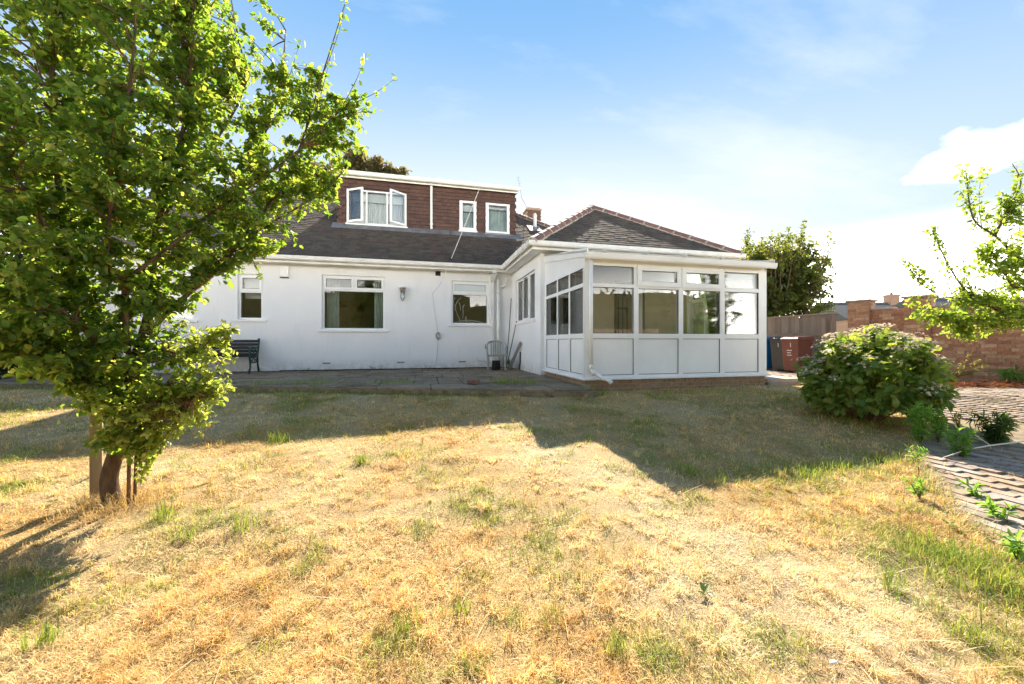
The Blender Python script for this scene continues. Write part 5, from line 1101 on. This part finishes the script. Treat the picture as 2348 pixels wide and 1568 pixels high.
# ------------------------------------------------------------------ brick garden wall
def garden_wall():
    p0 = Vector((11.14, 7.66)); d = Vector((.55, -1.9)).normalized(); L = 7.2; a = math.atan2(d.y, d.x); z0 = .28
    root = empty('brick_garden_wall', (p0.x, p0.y, z0), a, label='weathered red brick garden wall with piers at the right', cat='wall')
    # local x runs along the wall towards the viewer's right, local -y faces the drive
    f = -1; H = 1.74
    core = MB(); core.box(.2, L, -.095, .095, -.1, H); pier_x = [0.22, 1.28, 4.2]
    for x in pier_x: core.box(x-.21, x+.21, -.21, .21, -.1, H+.22)
    core.build('mortar_core', M['mortar_wall'], root)
    br = {}
    for w in (.215, .1025):
        b = MB(); b.box(-w/2, w/2, -.012, .04, 0, .065); br[w] = b.mesh('brick'); br[w].materials.append(M['brick_red'])
    L_ = []
    def lay(x0, x1, y, top):
        for r_ in range(int((top+.1)/.075)):
            z = -.1+r_*.075+.005; x = x0+(0 if r_ % 2 else -.06)
            while x < x1-.03:
                w = .215 if random.random() < .68 else .1025
                a_, b_ = max(x, x0), min(x+w, x1)
                if b_-a_ > .05: L_.append((a_, b_, y, z))
                x += w+.010
    edges = [0.22+.21, 1.28-.21, 1.28+.21, 4.2-.21, 4.2+.21, L]
    for i in range(0, 6, 2): lay(edges[i], edges[i+1], -.095, H)
    for x in pier_x: lay(x-.21, x+.21, -.21, H+.22)
    T0 = Matrix.Translation((p0.x, p0.y, z0)) @ Matrix.Rotation(a, 4, 'Z')
    def score(q):
        w = T0 @ Vector(((q[0]+q[1])/2, q[2], q[3])); ff = w.x*ST+w.y*CT; return (0 if abs((w.x*CT-w.y*ST)/ff) < 1.36 else 100)+ff
    L_.sort(key=score); rest = MB()
    for k, (a_, b_, y, z) in enumerate(L_):
        dy = random.uniform(-.004, .003)
        if k < 300:
            w = .215 if b_-a_ > .16 else .1025; o = link('brick', br[w], None, root); o.location = ((a_+b_)/2, y+dy, z); o.scale = ((b_-a_)/w, 1, 1)
        else: rest.box(a_, b_, y-.012+dy, y+.04, z, z+.065)
    # side faces of the piers
    for x in pier_x:
        for sx in (-1, 1):
            for r_ in range(int((H+.3)/.075)): rest.box(x+sx*.21-.012, x+sx*.21+.012, -.2+(.1 if r_ % 2 else 0)*0, -.1 if r_ % 2 else .0, -.095+r_*.075, -.03+r_*.075)
    rest.build('bricks', M['brick_red'], root, kind='stuff')
    x = .43
    while x < L:
        if not any(abs(x+.22-q) < .42 for q in pier_x): m = MB(); m.box(x, x+.435, -.15, .15, H+.002, H+.05); m.build('coping', M['concrete' if random.random() < .2 else 'mortar_wall'], root)
        x += .445
    for q in pier_x: m = MB(); m.box(q-.26, q+.26, -.26, .26, H+.222, H+.275); m.build('pier_cap', M['mortar_wall'], root, bevel=.01)
garden_wall()

# ------------------------------------------------------------------ things on the patio and the walls
def garden_chair():
    root = empty('garden_chair', (1.98, 10.2, PZ), math.radians(-8), label='pale grey moulded plastic armchair standing on the patio corner', cat='chair')
    m = MB(); P_ = [(-.22, -.22), (.22, -.22), (.20, .20), (-.20, .20)]
    m.hexa([(-.23, -.23, .41), (.23, -.23, .41), (.205, .2, .385), (-.205, .2, .385), (-.235, -.24, .43), (.235, -.24, .43), (.21, .2, .405), (-.21, .2, .405)]); m.box(-.225, .225, -.235, -.215, .375, .409); m.build('seat', M['chair'], root, bevel=.008)
    for sx in (-1, 1):
        m = MB(); m.hexa([(sx*.235-.02, -.24, 0), (sx*.235+.02, -.24, 0), (sx*.235+.02, -.20, 0), (sx*.235-.02, -.20, 0), (sx*.255-.025, -.235, .62), (sx*.255+.025, -.235, .62), (sx*.255+.025, -.18, .62), (sx*.255-.025, -.18, .62)]); m.build('leg', M['chair'], root, bevel=.006)
        m = MB(); m.hexa([(sx*.2-.02, .25, 0), (sx*.2+.02, .25, 0), (sx*.2+.02, .29, 0), (sx*.2-.02, .29, 0), (sx*.21-.025, .17, .42), (sx*.21+.025, .17, .42), (sx*.21+.025, .21, .42), (sx*.21-.025, .21, .42)]); m.build('leg', M['chair'], root, bevel=.006)
        m = MB(); m.tube([(sx*.255, -.24, .60), (sx*.265, -.22, .635), (sx*.265, -.08, .66), (sx*.25, .08, .70), (sx*.21, .19, .755), (sx*.12, .25, .785)], [.026, .03, .03, .03, .03, .028], 8); m.build('armrest', M['chair'], root, True)
    m = MB(); m.tube([(-.14, .245, .78), (-.06, .265, .79), (.06, .265, .79), (.14, .245, .78)], .028, 8)
    for i in range(5):
        x = -.13+i*.065; m.hexa([(x*.95-.021, .195, .39), (x*.95+.021, .195, .39), (x*.95+.021, .21, .39), (x*.95-.021, .21, .39), (x-.024, .25, .78), (x+.024, .25, .78), (x+.024, .265, .78), (x-.024, .265, .78)])
    m.build('backrest', M['chair'], root)
garden_chair()
m = MB(); m.lathe([(.125, 0), (.13, .01), (.108, .25), (.112, .26), (.10, .262)], 20); o = m.build('bucket', M['black'], None, label='upturned black plastic bucket under the garden chair', cat='bucket'); o.location = (1.97, 10.16, PZ)
for p in o.data.polygons: p.use_smooth = len(p.vertices) == 4
def bench():
    root = empty('garden_bench', (-4.85, 10.66, PZ), 0, label='dark slatted garden bench with green cast iron ends against the wall', cat='bench')
    for i in range(5): m = MB(); z = .42+i*.085; y = .20+.045*i*.5+.02; m.box(-.72, .72, y, y+.022, z, z+.066); m.build('back_slat', M['bench'], root, bevel=.006)
    for i in range(5): m = MB(); y = -.22+i*.085; m.box(-.72, .72, y, y+.066, .40, .422); m.build('seat_slat', M['bench'], root, bevel=.006)
    for sx in (-1, 1):
        x = sx*.73; m = MB()
        m.tube([(x, .30, 0), (x, .23, .2), (x, .21, .42), (x, .27, .62), (x, .30, .82), (x, .29, .86)], [.026, .022, .026, .022, .026, .03], 8)
        m.tube([(x, -.27, 0), (x, -.20, .14), (x, -.21, .30), (x, -.25, .45), (x, -.24, .60), (x, -.19, .64), (x, -.16, .60)], [.028, .02, .024, .022, .022, .026, .02], 8)
        m.tube([(x, -.22, .62), (x, -.05, .645), (x, .12, .62), (x, .25, .60)], .02, 8); m.tube([(x, -.2, .385), (x, .21, .385)], .018, 6)
        for cy, cz, rr in ((-.1, .50, .085), (.08, .50, .085), (0, .30, .06), (-.1, .29, .045), (.1, .29, .045)):
            m.tube([(x, cy+math.cos(t_)*rr, cz+math.sin(t_)*rr) for t_ in np.linspace(0, 6.28, 11)], .012, 5)
        m.build('end_frame', M['iron'], root, True)
bench()
def leaning(name, a, b, r, mat, label, cat, flat=None):
    a = Vector(a); b = Vector(b); m = MB()
    if flat:
        d = (b-a); L = d.length; q = d.to_track_quat('Z', 'X').to_matrix().to_4x4(); m.box(-flat[0], flat[0], -flat[1], flat[1], 0, L, q)
    else: m.tube([Vector((0, 0, 0)), (b-a)*.5+Vector((.01, 0, 0)), b-a], [r, r, r*.9], 8)
    o = m.build(name, M[mat], None, label=label, cat=cat); o.location = a
leaning('tool_handle', (2.36, 10.66, PZ), (2.61, 11.05, 2.52), .013, 'pole', 'taller thin dark pole leaning in the wall corner', 'pole')
leaning('tool_handle', (2.34, 10.58, PZ), (2.62, 10.42, 1.80), .014, 'pole', 'shorter dark pole leaning under the side window sill', 'pole')
leaning('wooden_plank', (2.37, 10.28, PZ+.01), (2.6, 9.86, 1.19), 0, 'plank', 'short grey wooden plank leaning against the side wall', 'plank', (.045, .013))
leaning('wooden_lath', (2.60, 10.05, PZ), (2.62, 10.02, .92), .02, 'pole', 'short dark upright stick against the side wall', 'stick')
p = Vector((2.44, 10.42, 0)); weed('corner_weed', p, .26, 7, .07, 'green weed growing in the corner below the leaning poles', 'weed_dark', .13, .35, 20, group='weeds on the patio')
for ch in bpy.data.objects:
    if ch.name.startswith('corner_weed'): ch.location.z = PZ
m = MB(); m.box(-.112, .112, -.052, .052, 0, .068); o = m.build('loose_brick', M['ridge'], None, bevel=.004, label='single loose red brick lying on the patio edge', cat='brick'); o.location = (.905, 6.85, PZ+.008); o.rotation_euler = (0, 0, -.12)
# wall lantern, alarm box, cable with coil, clothes line, aerial
root = empty('wall_lantern', (-.55, YW, 2.36), label='white wall lantern with clear glass between the two windows', cat='lamp')
m = MB(); m.box(-.04, .04, -.02, -.002, .30, .44); m.tube([(0, -.02, .40), (0, -.07, .43), (0, -.10, .40)], .011, 6); m.build('bracket', M['upvc'], root)
m = MB(); m.lathe([(.10, .365), (.10, .375), (.055, .40), (.02, .41)], 14, (0, -.10, 0)); m.build('cap', M['upvc'], root)
m = MB(); m.lathe([(.06, .25), (.085, .362), (.08, .364)], 14, (0, -.10, 0)); m.build('collar', M['plank'], root)
m = MB(); m.lathe([(.02, .0), (.045, .03), (.06, .10), (.058, .25)], 14, (0, -.10, 0)); m.build('glass_shade', M['lampglass'], root, True)
m = MB(); m.lathe([(.006, .06), (.022, .09), (.024, .13), (.014, .17), (.012, .24)], 10, (0, -.10, 0)); m.build('bulb', M['blind'], root, True)
m = MB(); m.box(-.10, .10, -.065, -.002, -.14, .16); o = m.build('alarm_box', M['upvc'], None, bevel=.012, label='white alarm box high on the wall below the gutter', cat='alarm box'); o.location = (-3.56, YW, 3.06)
m = MB(); m.box(-.098, .098, -.067, -.002, -.165, -.142); m.build('base_strip', M['bin_grey'], o)
root = empty('wall_cable', (.3, YW, 1.4), label='thin grey cable with a small coil hanging down the white wall', cat='cable'); X = lambda px, py: (at(px, py, 1)*1.0)
def onwall(px, py, off=.012):
    r_ = at(px, py, 1)-Vector((0, 0, CAM_Z)); t_ = (YW-off)/r_.y; return Vector((r_.x*t_, r_.y*t_, r_.z*t_+CAM_Z))-Vector((.3, YW, 1.4))
m = MB(); m.tube([Vector((.523, 10.6, 2.886))-Vector((.3, YW, 1.4)), onwall(1003, 660, .2), onwall(991, 672), onwall(995, 705), onwall(1000, 740), onwall(1004, 765)], .004, 5); m.tube([onwall(1004, 770), onwall(1003, 800), onwall(1000, 830), onwall(996, 842)], .004, 5); m.build('cable', M['chair'], root)
m = MB()
for i in range(7): m.tube([onwall(1004+math.cos(t_)*(1.5+i*.8), 770+math.sin(t_)*(5+i*.7), .012+.006*i) for t_ in np.linspace(0, 6.28, 12)], .0035, 4)
m.build('coil', M['chair'], root)
A0 = Vector((.523, 10.6, 2.886)); B0 = Vector((1.897, 12.68, 6.46))
pts = [A0+(B0-A0)*t_+Vector((0, 0, -.06*4*t_*(1-t_)*.3)) for t_ in np.linspace(0, 1, 9)]
m = MB(); m.tube(pts, .010, 6); o = m.build('clothes_line', M['rope'], None, label='cream rope strung from the dormer gutter down to the wall', cat='rope')
m = MB(); m.lathe([(.004, -.014), (.018, -.008), (.018, .008), (.004, .014)], 8, tuple(A0)); m.build('cleat', M['upvc'], o)
root = empty('television_aerial', (4.72, 16.55, 7.28), label='thin bent television aerial on the brick chimney', cat='aerial')
tip = at(1187, 405, 17.0)-root.location; mid = at(1196, 455, 17.0)-root.location
m = MB(); m.tube([(0, 0, -.12), mid*.5, mid, tip], [.014, .012, .010, .006], 6); m.build('mast', M['metal'], root)
m = MB()
for k_ in (.55, .7, .85, .97): c_ = mid+(tip-mid)*k_; m.tube([c_-Vector((.10, .02, 0)), c_+Vector((.10, .02, 0))], .005, 4)
m.build('element', M['metal'], root)
# rendered plinth sloping down beside the bench
m = MB(HM); m.prism([(-7.9, .44), (-3.66, .44), (-4.4, .62), (-7.9, .62)], YW-.07, YW-.004); m.build('plinth', M['render'], house)

# curtains, blinds and things seen through the panes
def cloth(name, x0, x1, z0, z1, y, mat, label, waves=6, amp=.02):
    n = 40; V = []; F = []
    for i in range(n+1):
        u = i/n; V += [(x0+(x1-x0)*u, y+math.sin(u*waves*6.28)*amp, z) for z in (z0, z1)]
    F = [(2*i, 2*i+2, 2*i+3, 2*i+1) for i in range(n)]; me = bpy.data.meshes.new(name); me.from_pydata(V, [], F)
    o = link(name, me, M[mat], None, label=label, cat='blind' if 'blind' in name else 'curtain'); s_ = o.modifiers.new('thick', 'SOLIDIFY'); s_.thickness = .004; return o
cloth('curtain', -2.62, -2.30, 1.5, 3.0, 11.5, 'curtain', 'pale green curtain at the left of the large ground floor window', 4)
cloth('curtain', -1.36, -1.05, 1.5, 3.0, 11.5, 'curtain', 'pale green curtain at the right of the large ground floor window', 4)
cloth('curtain', -6.6, -6.2, 1.7, 2.95, 11.5, 'curtain', 'pale green curtain in the window behind the plum tree', 4)
cloth('roller_blind', -4.62, -4.12, 2.36, 2.95, 11.42, 'blind', 'white blind pulled down at the top of the narrow window', 0, 0)
for x0, x1, l, h in ((-2.32, -1.78, 'white blind behind the open left dormer sash', .32), (-1.74, -1.14, 'white blind behind the middle dormer pane', .32), (-1.1, -.56, 'white blind behind the open right dormer sash', .32), (1.28, 1.76, 'white blind in the narrow dormer window', .36), (2.2, 2.92, 'white blind in the rightmost dormer window', .22)):
    cloth('roller_blind', x0, x1, 6.08-h, 6.06, DY+.12, 'blind', l, 0, 0)
cloth('net_curtain', -2.34, -1.80, 4.98, 5.78, DY+.2, 'blind', 'net curtain under the blind of the left dormer sash', 9, .015)
cloth('net_curtain', -1.74, -1.14, 4.98, 5.78, DY+.2, 'blind', 'net curtain under the blind of the middle dormer pane', 9, .015)
cloth('net_curtain', -1.08, -.54, 4.98, 5.78, DY+.2, 'blind', 'net curtain under the blind of the right dormer sash', 9, .015)
cloth('net_curtain', 1.26, 1.78, 4.98, 5.74, DY+.25, 'curtain', 'net curtain in the narrow dormer window', 7, .015)
cloth('net_curtain', 2.16, 2.95, 4.98, 5.9, DY+.25, 'curtain', 'net curtain in the rightmost dormer window', 7, .015)
m = MB(); m.box(-.4, .4, -.02, .02, 0, 1.98); o = m.build('panelled_door', M['wood_door'], None, label='brown wooden door seen through the large window', cat='door'); o.location = (-2.55, 14.55, .69)
def tubes():
    root = empty('tubular_frame', (1.1, 11.55, 1.6), label='white curved tubular frame just inside the small ground floor window', cat='frame'); off = root.location
    def q(px, py, y=11.5):
        r_ = at(px, py, 1)-Vector((0, 0, CAM_Z)); t_ = y/r_.y; return Vector((r_.x*t_, r_.y*t_, r_.z*t_+CAM_Z))-off
    m = MB(); Z = lambda x, y: q((1660+x/7.84)/1.636, (1040+y/7.84)/1.636)
    for pl in ([(550, 590), (440, 690), (385, 800), (375, 930), (420, 1080), (490, 1220), (540, 1350)], [(370, 580), (310, 720), (370, 840), (360, 980)], [(480, 740), (520, 860), (525, 980)], [(640, 810), (590, 870), (600, 1040), (585, 1220)]): m.tube([Z(*a) for a in pl], .012, 8)
    m.build('tube', M['upvc'], root, True)
    m = MB(); m.tube([Z(320, 1340), (Z(500, 1290)), Z(700, 1265), Z(900, 1275), Z(1080, 1315), Z(1200, 1350)], .016, 8); m.tube([Z(560, 1330), Z(700, 1310), Z(960, 1345)], .012, 8); m.build('hoop', M['upvc'], root, True)
tubes()
m = MB(); m.lathe([(.035, 0), (.036, .08), (.03, .10), (.022, .24), (.016, .27)], 12); o = m.build('white_bottle', M['blind'], None, True, label='slim white bottle on the sill of the small window', cat='bottle'); o.location = (1.28, 11.42, 1.712)

# ------------------------------------------------------------------ wheelie bins
def bins():
    def make(name, c, mat, label, num, text):
        root = empty(name, c, math.radians(-90), label=label, cat='bin', group='wheelie bins by the fence')          # local -y is the front
        m = MB(); w0, w1, d0, d1, h = .205, .245, .22, .27, .92
        m.hexa([(-w0, -d0, .05), (w0, -d0, .05), (w0, d0, .05), (-w0, d0, .05), (-w1, -d1, h), (w1, -d1, h), (w1, d1, h), (-w1, d1, h)]); m.box(-w1-.015, w1+.015, -d1-.018, d1+.015, h-.05, h); m.build('body', M[mat], root, bevel=.014)
        m = MB(); m.hexa([(-w1-.02, -d1-.03, h+.003), (w1+.02, -d1-.03, h+.003), (w1+.02, d1+.03, h+.003), (-w1-.02, d1+.03, h+.003), (-w1+.02, -d1+.03, h+.06), (w1-.02, -d1+.03, h+.06), (w1-.02, d1-.01, h+.085), (-w1+.02, d1-.01, h+.085)]); m.build('lid', M[mat], root, bevel=.01)
        m = MB(); m.tube([(-.2, d1+.07, h+.02), (.2, d1+.07, h+.02)], .014, 8); m.tube([(-.2, d1, h-.02), (-.2, d1+.07, h+.02)], .012, 6); m.tube([(.2, d1, h-.02), (.2, d1+.07, h+.02)], .012, 6); m.build('handle', M[mat], root)
        for sx in (-1, 1): m = MB(); m.tube([(sx*.215, .22, .10), (sx*.26, .22, .10)], .10, 16); m.build('wheel', M['black'], root)
        if num:
            c_ = bpy.data.curves.new('number', 'FONT'); c_.body = '1'; c_.size = .17; c_.extrude = .001; c_.align_x = 'CENTER'; c_.materials.append(M['white_mark'])
            t0 = bpy.data.objects.new('t0', c_); COL.objects.link(t0); bpy.context.view_layer.update(); nm = bpy.data.meshes.new_from_object(t0); bpy.data.objects.remove(t0); o = link('number', nm, None, root); o.rotation_euler = (math.radians(90+3.3), 0, 0); o.location = (.03, -.2665+.0, .70)
        if text:
            m = MB()
            for i, (a, b) in enumerate(((-.085, .035), (-.08, .02), (-.085, .04))):
                x = a
                while x < b: w_ = random.uniform(.012, .022); m.box(x, x+w_, -.2585+.0045*i, -.2555+.0045*i, .60-i*.065, .625-i*.065); x += w_+.006
            m.build('lettering', M['white_mark'], root)
    make('wheelie_bin', (10.0, 8.2, float(gz(10, 8.2))+.02), 'bin_brown', 'brown wheelie bin marked 1, nearest of the three', True, True)
    make('wheelie_bin', (10.2, 8.74, float(gz(10, 8.74))+.02), 'bin_grey', 'charcoal wheelie bin marked 1 between the brown and blue bins', True, False)
    make('wheelie_bin', (10.17, 9.30, float(gz(10, 9.3))+.02), 'bin_blue', 'blue wheelie bin half hidden by the conservatory', False, False)
bins()

# ------------------------------------------------------------------ neighbouring houses beyond the wall
def neighbour(name, px0, px1, yr, f, label, depth=7, ridge_h=None, chim=None, gable=None):
    a = at(px0, yr, f); b = at(px1, yr, f); root = empty(name, (a.x, a.y, .2), math.atan2(b.y-a.y, b.x-a.x), label=label, cat='house'); L = math.hypot(b.x-a.x, b.y-a.y); zr = a.z-.2; ze = zr-depth*.5*.55
    m = MB(); m.box(0, L, -depth/2, depth/2, -.3, ze-.01); m.build('wall', M['neigh_wall'], root)
    m = MB(); m.prism([(-depth/2-.35, ze-.15), (depth/2+.35, ze-.15), (0, zr)], -.3, L+.3, 'x'); r_ = m.build('roof', M['neigh_roof'], root)
    m = MB(); m.tube([(-.3, 0, zr), (L+.3, 0, zr)], .1, 6); m.build('ridge', M['lead'], r_)
    for u in np.arange(1.5, L-1, 3): m = MB(); m.box(u, u+1.2, -depth/2-.03, -depth/2+.02, 1.2, 2.4); m.build('window', M['upvc'], root)
    if chim:
        c0 = at(chim, yr, f)-a; u = math.hypot(c0.x, c0.y); m = MB(); m.box(u-.5, u+.5, -.45, .45, ze, zr+.95); m.box(u-.56, u+.56, -.5, .5, zr+.72, zr+.85); c_ = m.build('chimney', M['neigh_wall'], root)
        m = MB(); m.lathe([(.14, zr+.95), (.12, zr+1.2), (.15, zr+1.22)], 10, (u, 0, 0)); m.build('chimney_pot', M['ridge'], c_)
    if gable:
        c0 = at(gable, yr, f)-a; u = math.hypot(c0.x, c0.y); m = MB(); m.prism([(u-1.1, ze-.4), (u+1.1, ze-.4), (u, ze+.55)], -depth/2-.8, -depth/4); m.build('porch_gable', M['neigh_wall'], root)
        m = MB()
        for s_ in (-1, 1): m.hexa([(u+s_*1.3, -depth/2-.9, ze-.55), (u+s_*1.2, -depth/2-.9, ze-.55), (u+s_*1.2, -depth/4, ze-.55), (u+s_*1.3, -depth/4, ze-.55), (u+s_*.02, -depth/2-.9, ze+.66), (u, -depth/2-.9, ze+.56), (u, -depth/4, ze+.56), (u+s_*.02, -depth/4, ze+.66)])
        m.build('porch_verge', M['concrete'], root)
neighbour('neighbouring_house', 1882, 2062, 695, 42, 'grey roofed house with a brick chimney far beyond the fence', chim=2043, gable=1908)
neighbour('neighbouring_house', 2085, 2480, 684, 26, 'grey slate roofed house behind the right end of the brick wall')

# ------------------------------------------------------------------ small things on the lawn and drive
def rosette(name, px, py, n, ls, label, cat='weed', mat='weed_dark'):
    p = on(px, py); p.z = float(gh(p.x, p.y))+.012; root = empty(name, p, label=label, cat=cat); P = Plant(px); a = np.linspace(0, 6.28, n, endpoint=False)+P.r.normal(0, .3, n)
    P.P.append(np.repeat([[p.x, p.y, p.z]], n, 0)+P.r.normal(0, .004, (n, 3))); P.D.append(np.c_[np.cos(a), np.sin(a), P.r.uniform(.1, .6, n)]); P.N.append(np.repeat([[0, 0, 1.]], n, 0)); P.L.append(P.r.uniform(.7, 1.1, n)*ls)
    P.finish(root, mat, crown='leaf_rosette', wr=.5)
rosette('broadleaf_weed', 1617, 1362, 5, .055, 'small dark broadleaf weed alone on the bleached lawn')
rosette('broadleaf_weed', 122, 1152, 4, .05, 'broadleaf weed in the tree shadow at the left', )
rosette('broadleaf_weed', 2180, 1212, 4, .06, 'grey green broadleaf weed at the paving edge')
p = on(1910, 1528); m = MB(); m.lathe([(.003, 0), (.012, .006), (.014, .014), (.006, .022)], 9); o = m.build('feather_tuft', M['white_mark'], None, True, label='little white fluff lying on the dry lawn at the lower right', cat='feather'); o.location = (p.x, p.y, float(gh(p.x, p.y))+.015); o.scale = (1.3, .6, .35)
p = on(2104, 1094); leaning('dry_twig', (p.x, p.y, float(gz(p.x, p.y))), (p.x+.005, p.y, float(gz(p.x, p.y))+.085), .004, 'twig', 'thin brown upright twig at the paving edge', 'twig')
m = MB(); s0 = [on(2160, 1065), on(2215, 1050), on(2270, 1045), on(2347, 1040)]
m.tube([Vector((q.x, q.y, float(gz(q.x, q.y))+.06+.02*i)) for i, q in enumerate(s0)], [.003, .005, .006, .006], 6); m.tube([Vector((s0[2].x, s0[2].y, float(gz(s0[2].x, s0[2].y))+.10)), Vector((s0[2].x-.08, s0[2].y+.08, float(gz(s0[2].x, s0[2].y))+.2))], .004, 5)
m.build('dead_branch', M['rope'], None, label='pale dead branch lying over the weeds at the right', cat='branch')

# ------------------------------------------------------------------ a person beside the viewpoint, seen only mirrored in the conservatory glass
def person():
    bx, by = 6.35, -.9; bz = float(gz(bx, by)); root = empty('person', (bx, by, bz), math.radians(180-25), label='person in white shirt and jeans standing with folded arms', cat='person')
    J = {'pel': (0, 0, .95, .135), 'wai': (0, 0, 1.1, .12), 'che': (0, 0, 1.32, .15), 'nec': (0, .0, 1.5, .06), 'hed': (0, -.01, 1.58, .075), 'top': (0, 0, 1.68, .088), 'crn': (0, .01, 1.74, .05),
         'sl': (-.19, 0, 1.43, .062), 'el': (-.25, -.06, 1.17, .045), 'wl': (.02, -.24, 1.16, .032), 'hl': (.12, -.24, 1.18, .03), 'sr': (.19, 0, 1.43, .062), 'er': (.25, -.06, 1.15, .045), 'wr': (-.02, -.21, 1.2, .032), 'hr': (-.12, -.21, 1.22, .03),
         'hpl': (-.1, 0, .9, .09), 'kl': (-.11, -.03, .5, .06), 'al': (-.12, 0, .09, .042), 'tl': (-.12, -.17, .04, .035), 'hpr': (.1, 0, .9, .09), 'kr': (.11, -.02, .5, .06), 'ar': (.13, 0, .09, .042), 'tr': (.15, -.17, .04, .035)}
    E_ = ['pel-wai', 'wai-che', 'che-nec', 'nec-hed', 'hed-top', 'top-crn', 'che-sl', 'sl-el', 'el-wl', 'wl-hl', 'che-sr', 'sr-er', 'er-wr', 'wr-hr', 'pel-hpl', 'hpl-kl', 'kl-al', 'al-tl', 'pel-hpr', 'hpr-kr', 'kr-ar', 'ar-tr']
    k = list(J); me = bpy.data.meshes.new('body'); me.from_pydata([J[q][:3] for q in k], [tuple(k.index(z) for z in e.split('-')) for e in E_], [])
    o = link('body', me, None, root); me.materials.append(M['shirt'])
    md = o.modifiers.new('skin', 'SKIN'); me.skin_vertices[0] if False else None
    if not me.skin_vertices: bpy.context.view_layer.objects.active = o
    for i, q in enumerate(k): me.skin_vertices[0].data[i].radius = (J[q][3], J[q][3]*(.75 if q in ('pel', 'wai', 'che') else 1))
    me.skin_vertices[0].data[0].use_root = True
    o.modifiers.new('sub', 'SUBSURF').levels = 1; o.modifiers['sub'].render_levels = 2
    m = MB(); m.lathe([(.03, 1.47), (.055, 1.50), (.08, 1.58), (.09, 1.66), (.075, 1.75), (.02, 1.79)], 14, (0, -.012, 0)); h = m.build('face', M['skin'], root, True)
    m = MB(); m.lathe([(.085, 1.58), (.10, 1.66), (.092, 1.75), (.05, 1.81), (.01, 1.82)], 14, (0, .03, 0)); m.build('hair', M['hair'], root, True)
    m = MB()
    for sx in (-1, 1): m.tube([(sx*.1, 0, .93), (sx*.11, -.02, .5), (sx*.125, 0, .08)], [.115, .08, .062], 12)
    m.tube([(0, 0, .86), (0, 0, 1.04)], [.15, .145], 14); m.build('trousers', M['jeans'], root, True)
person()
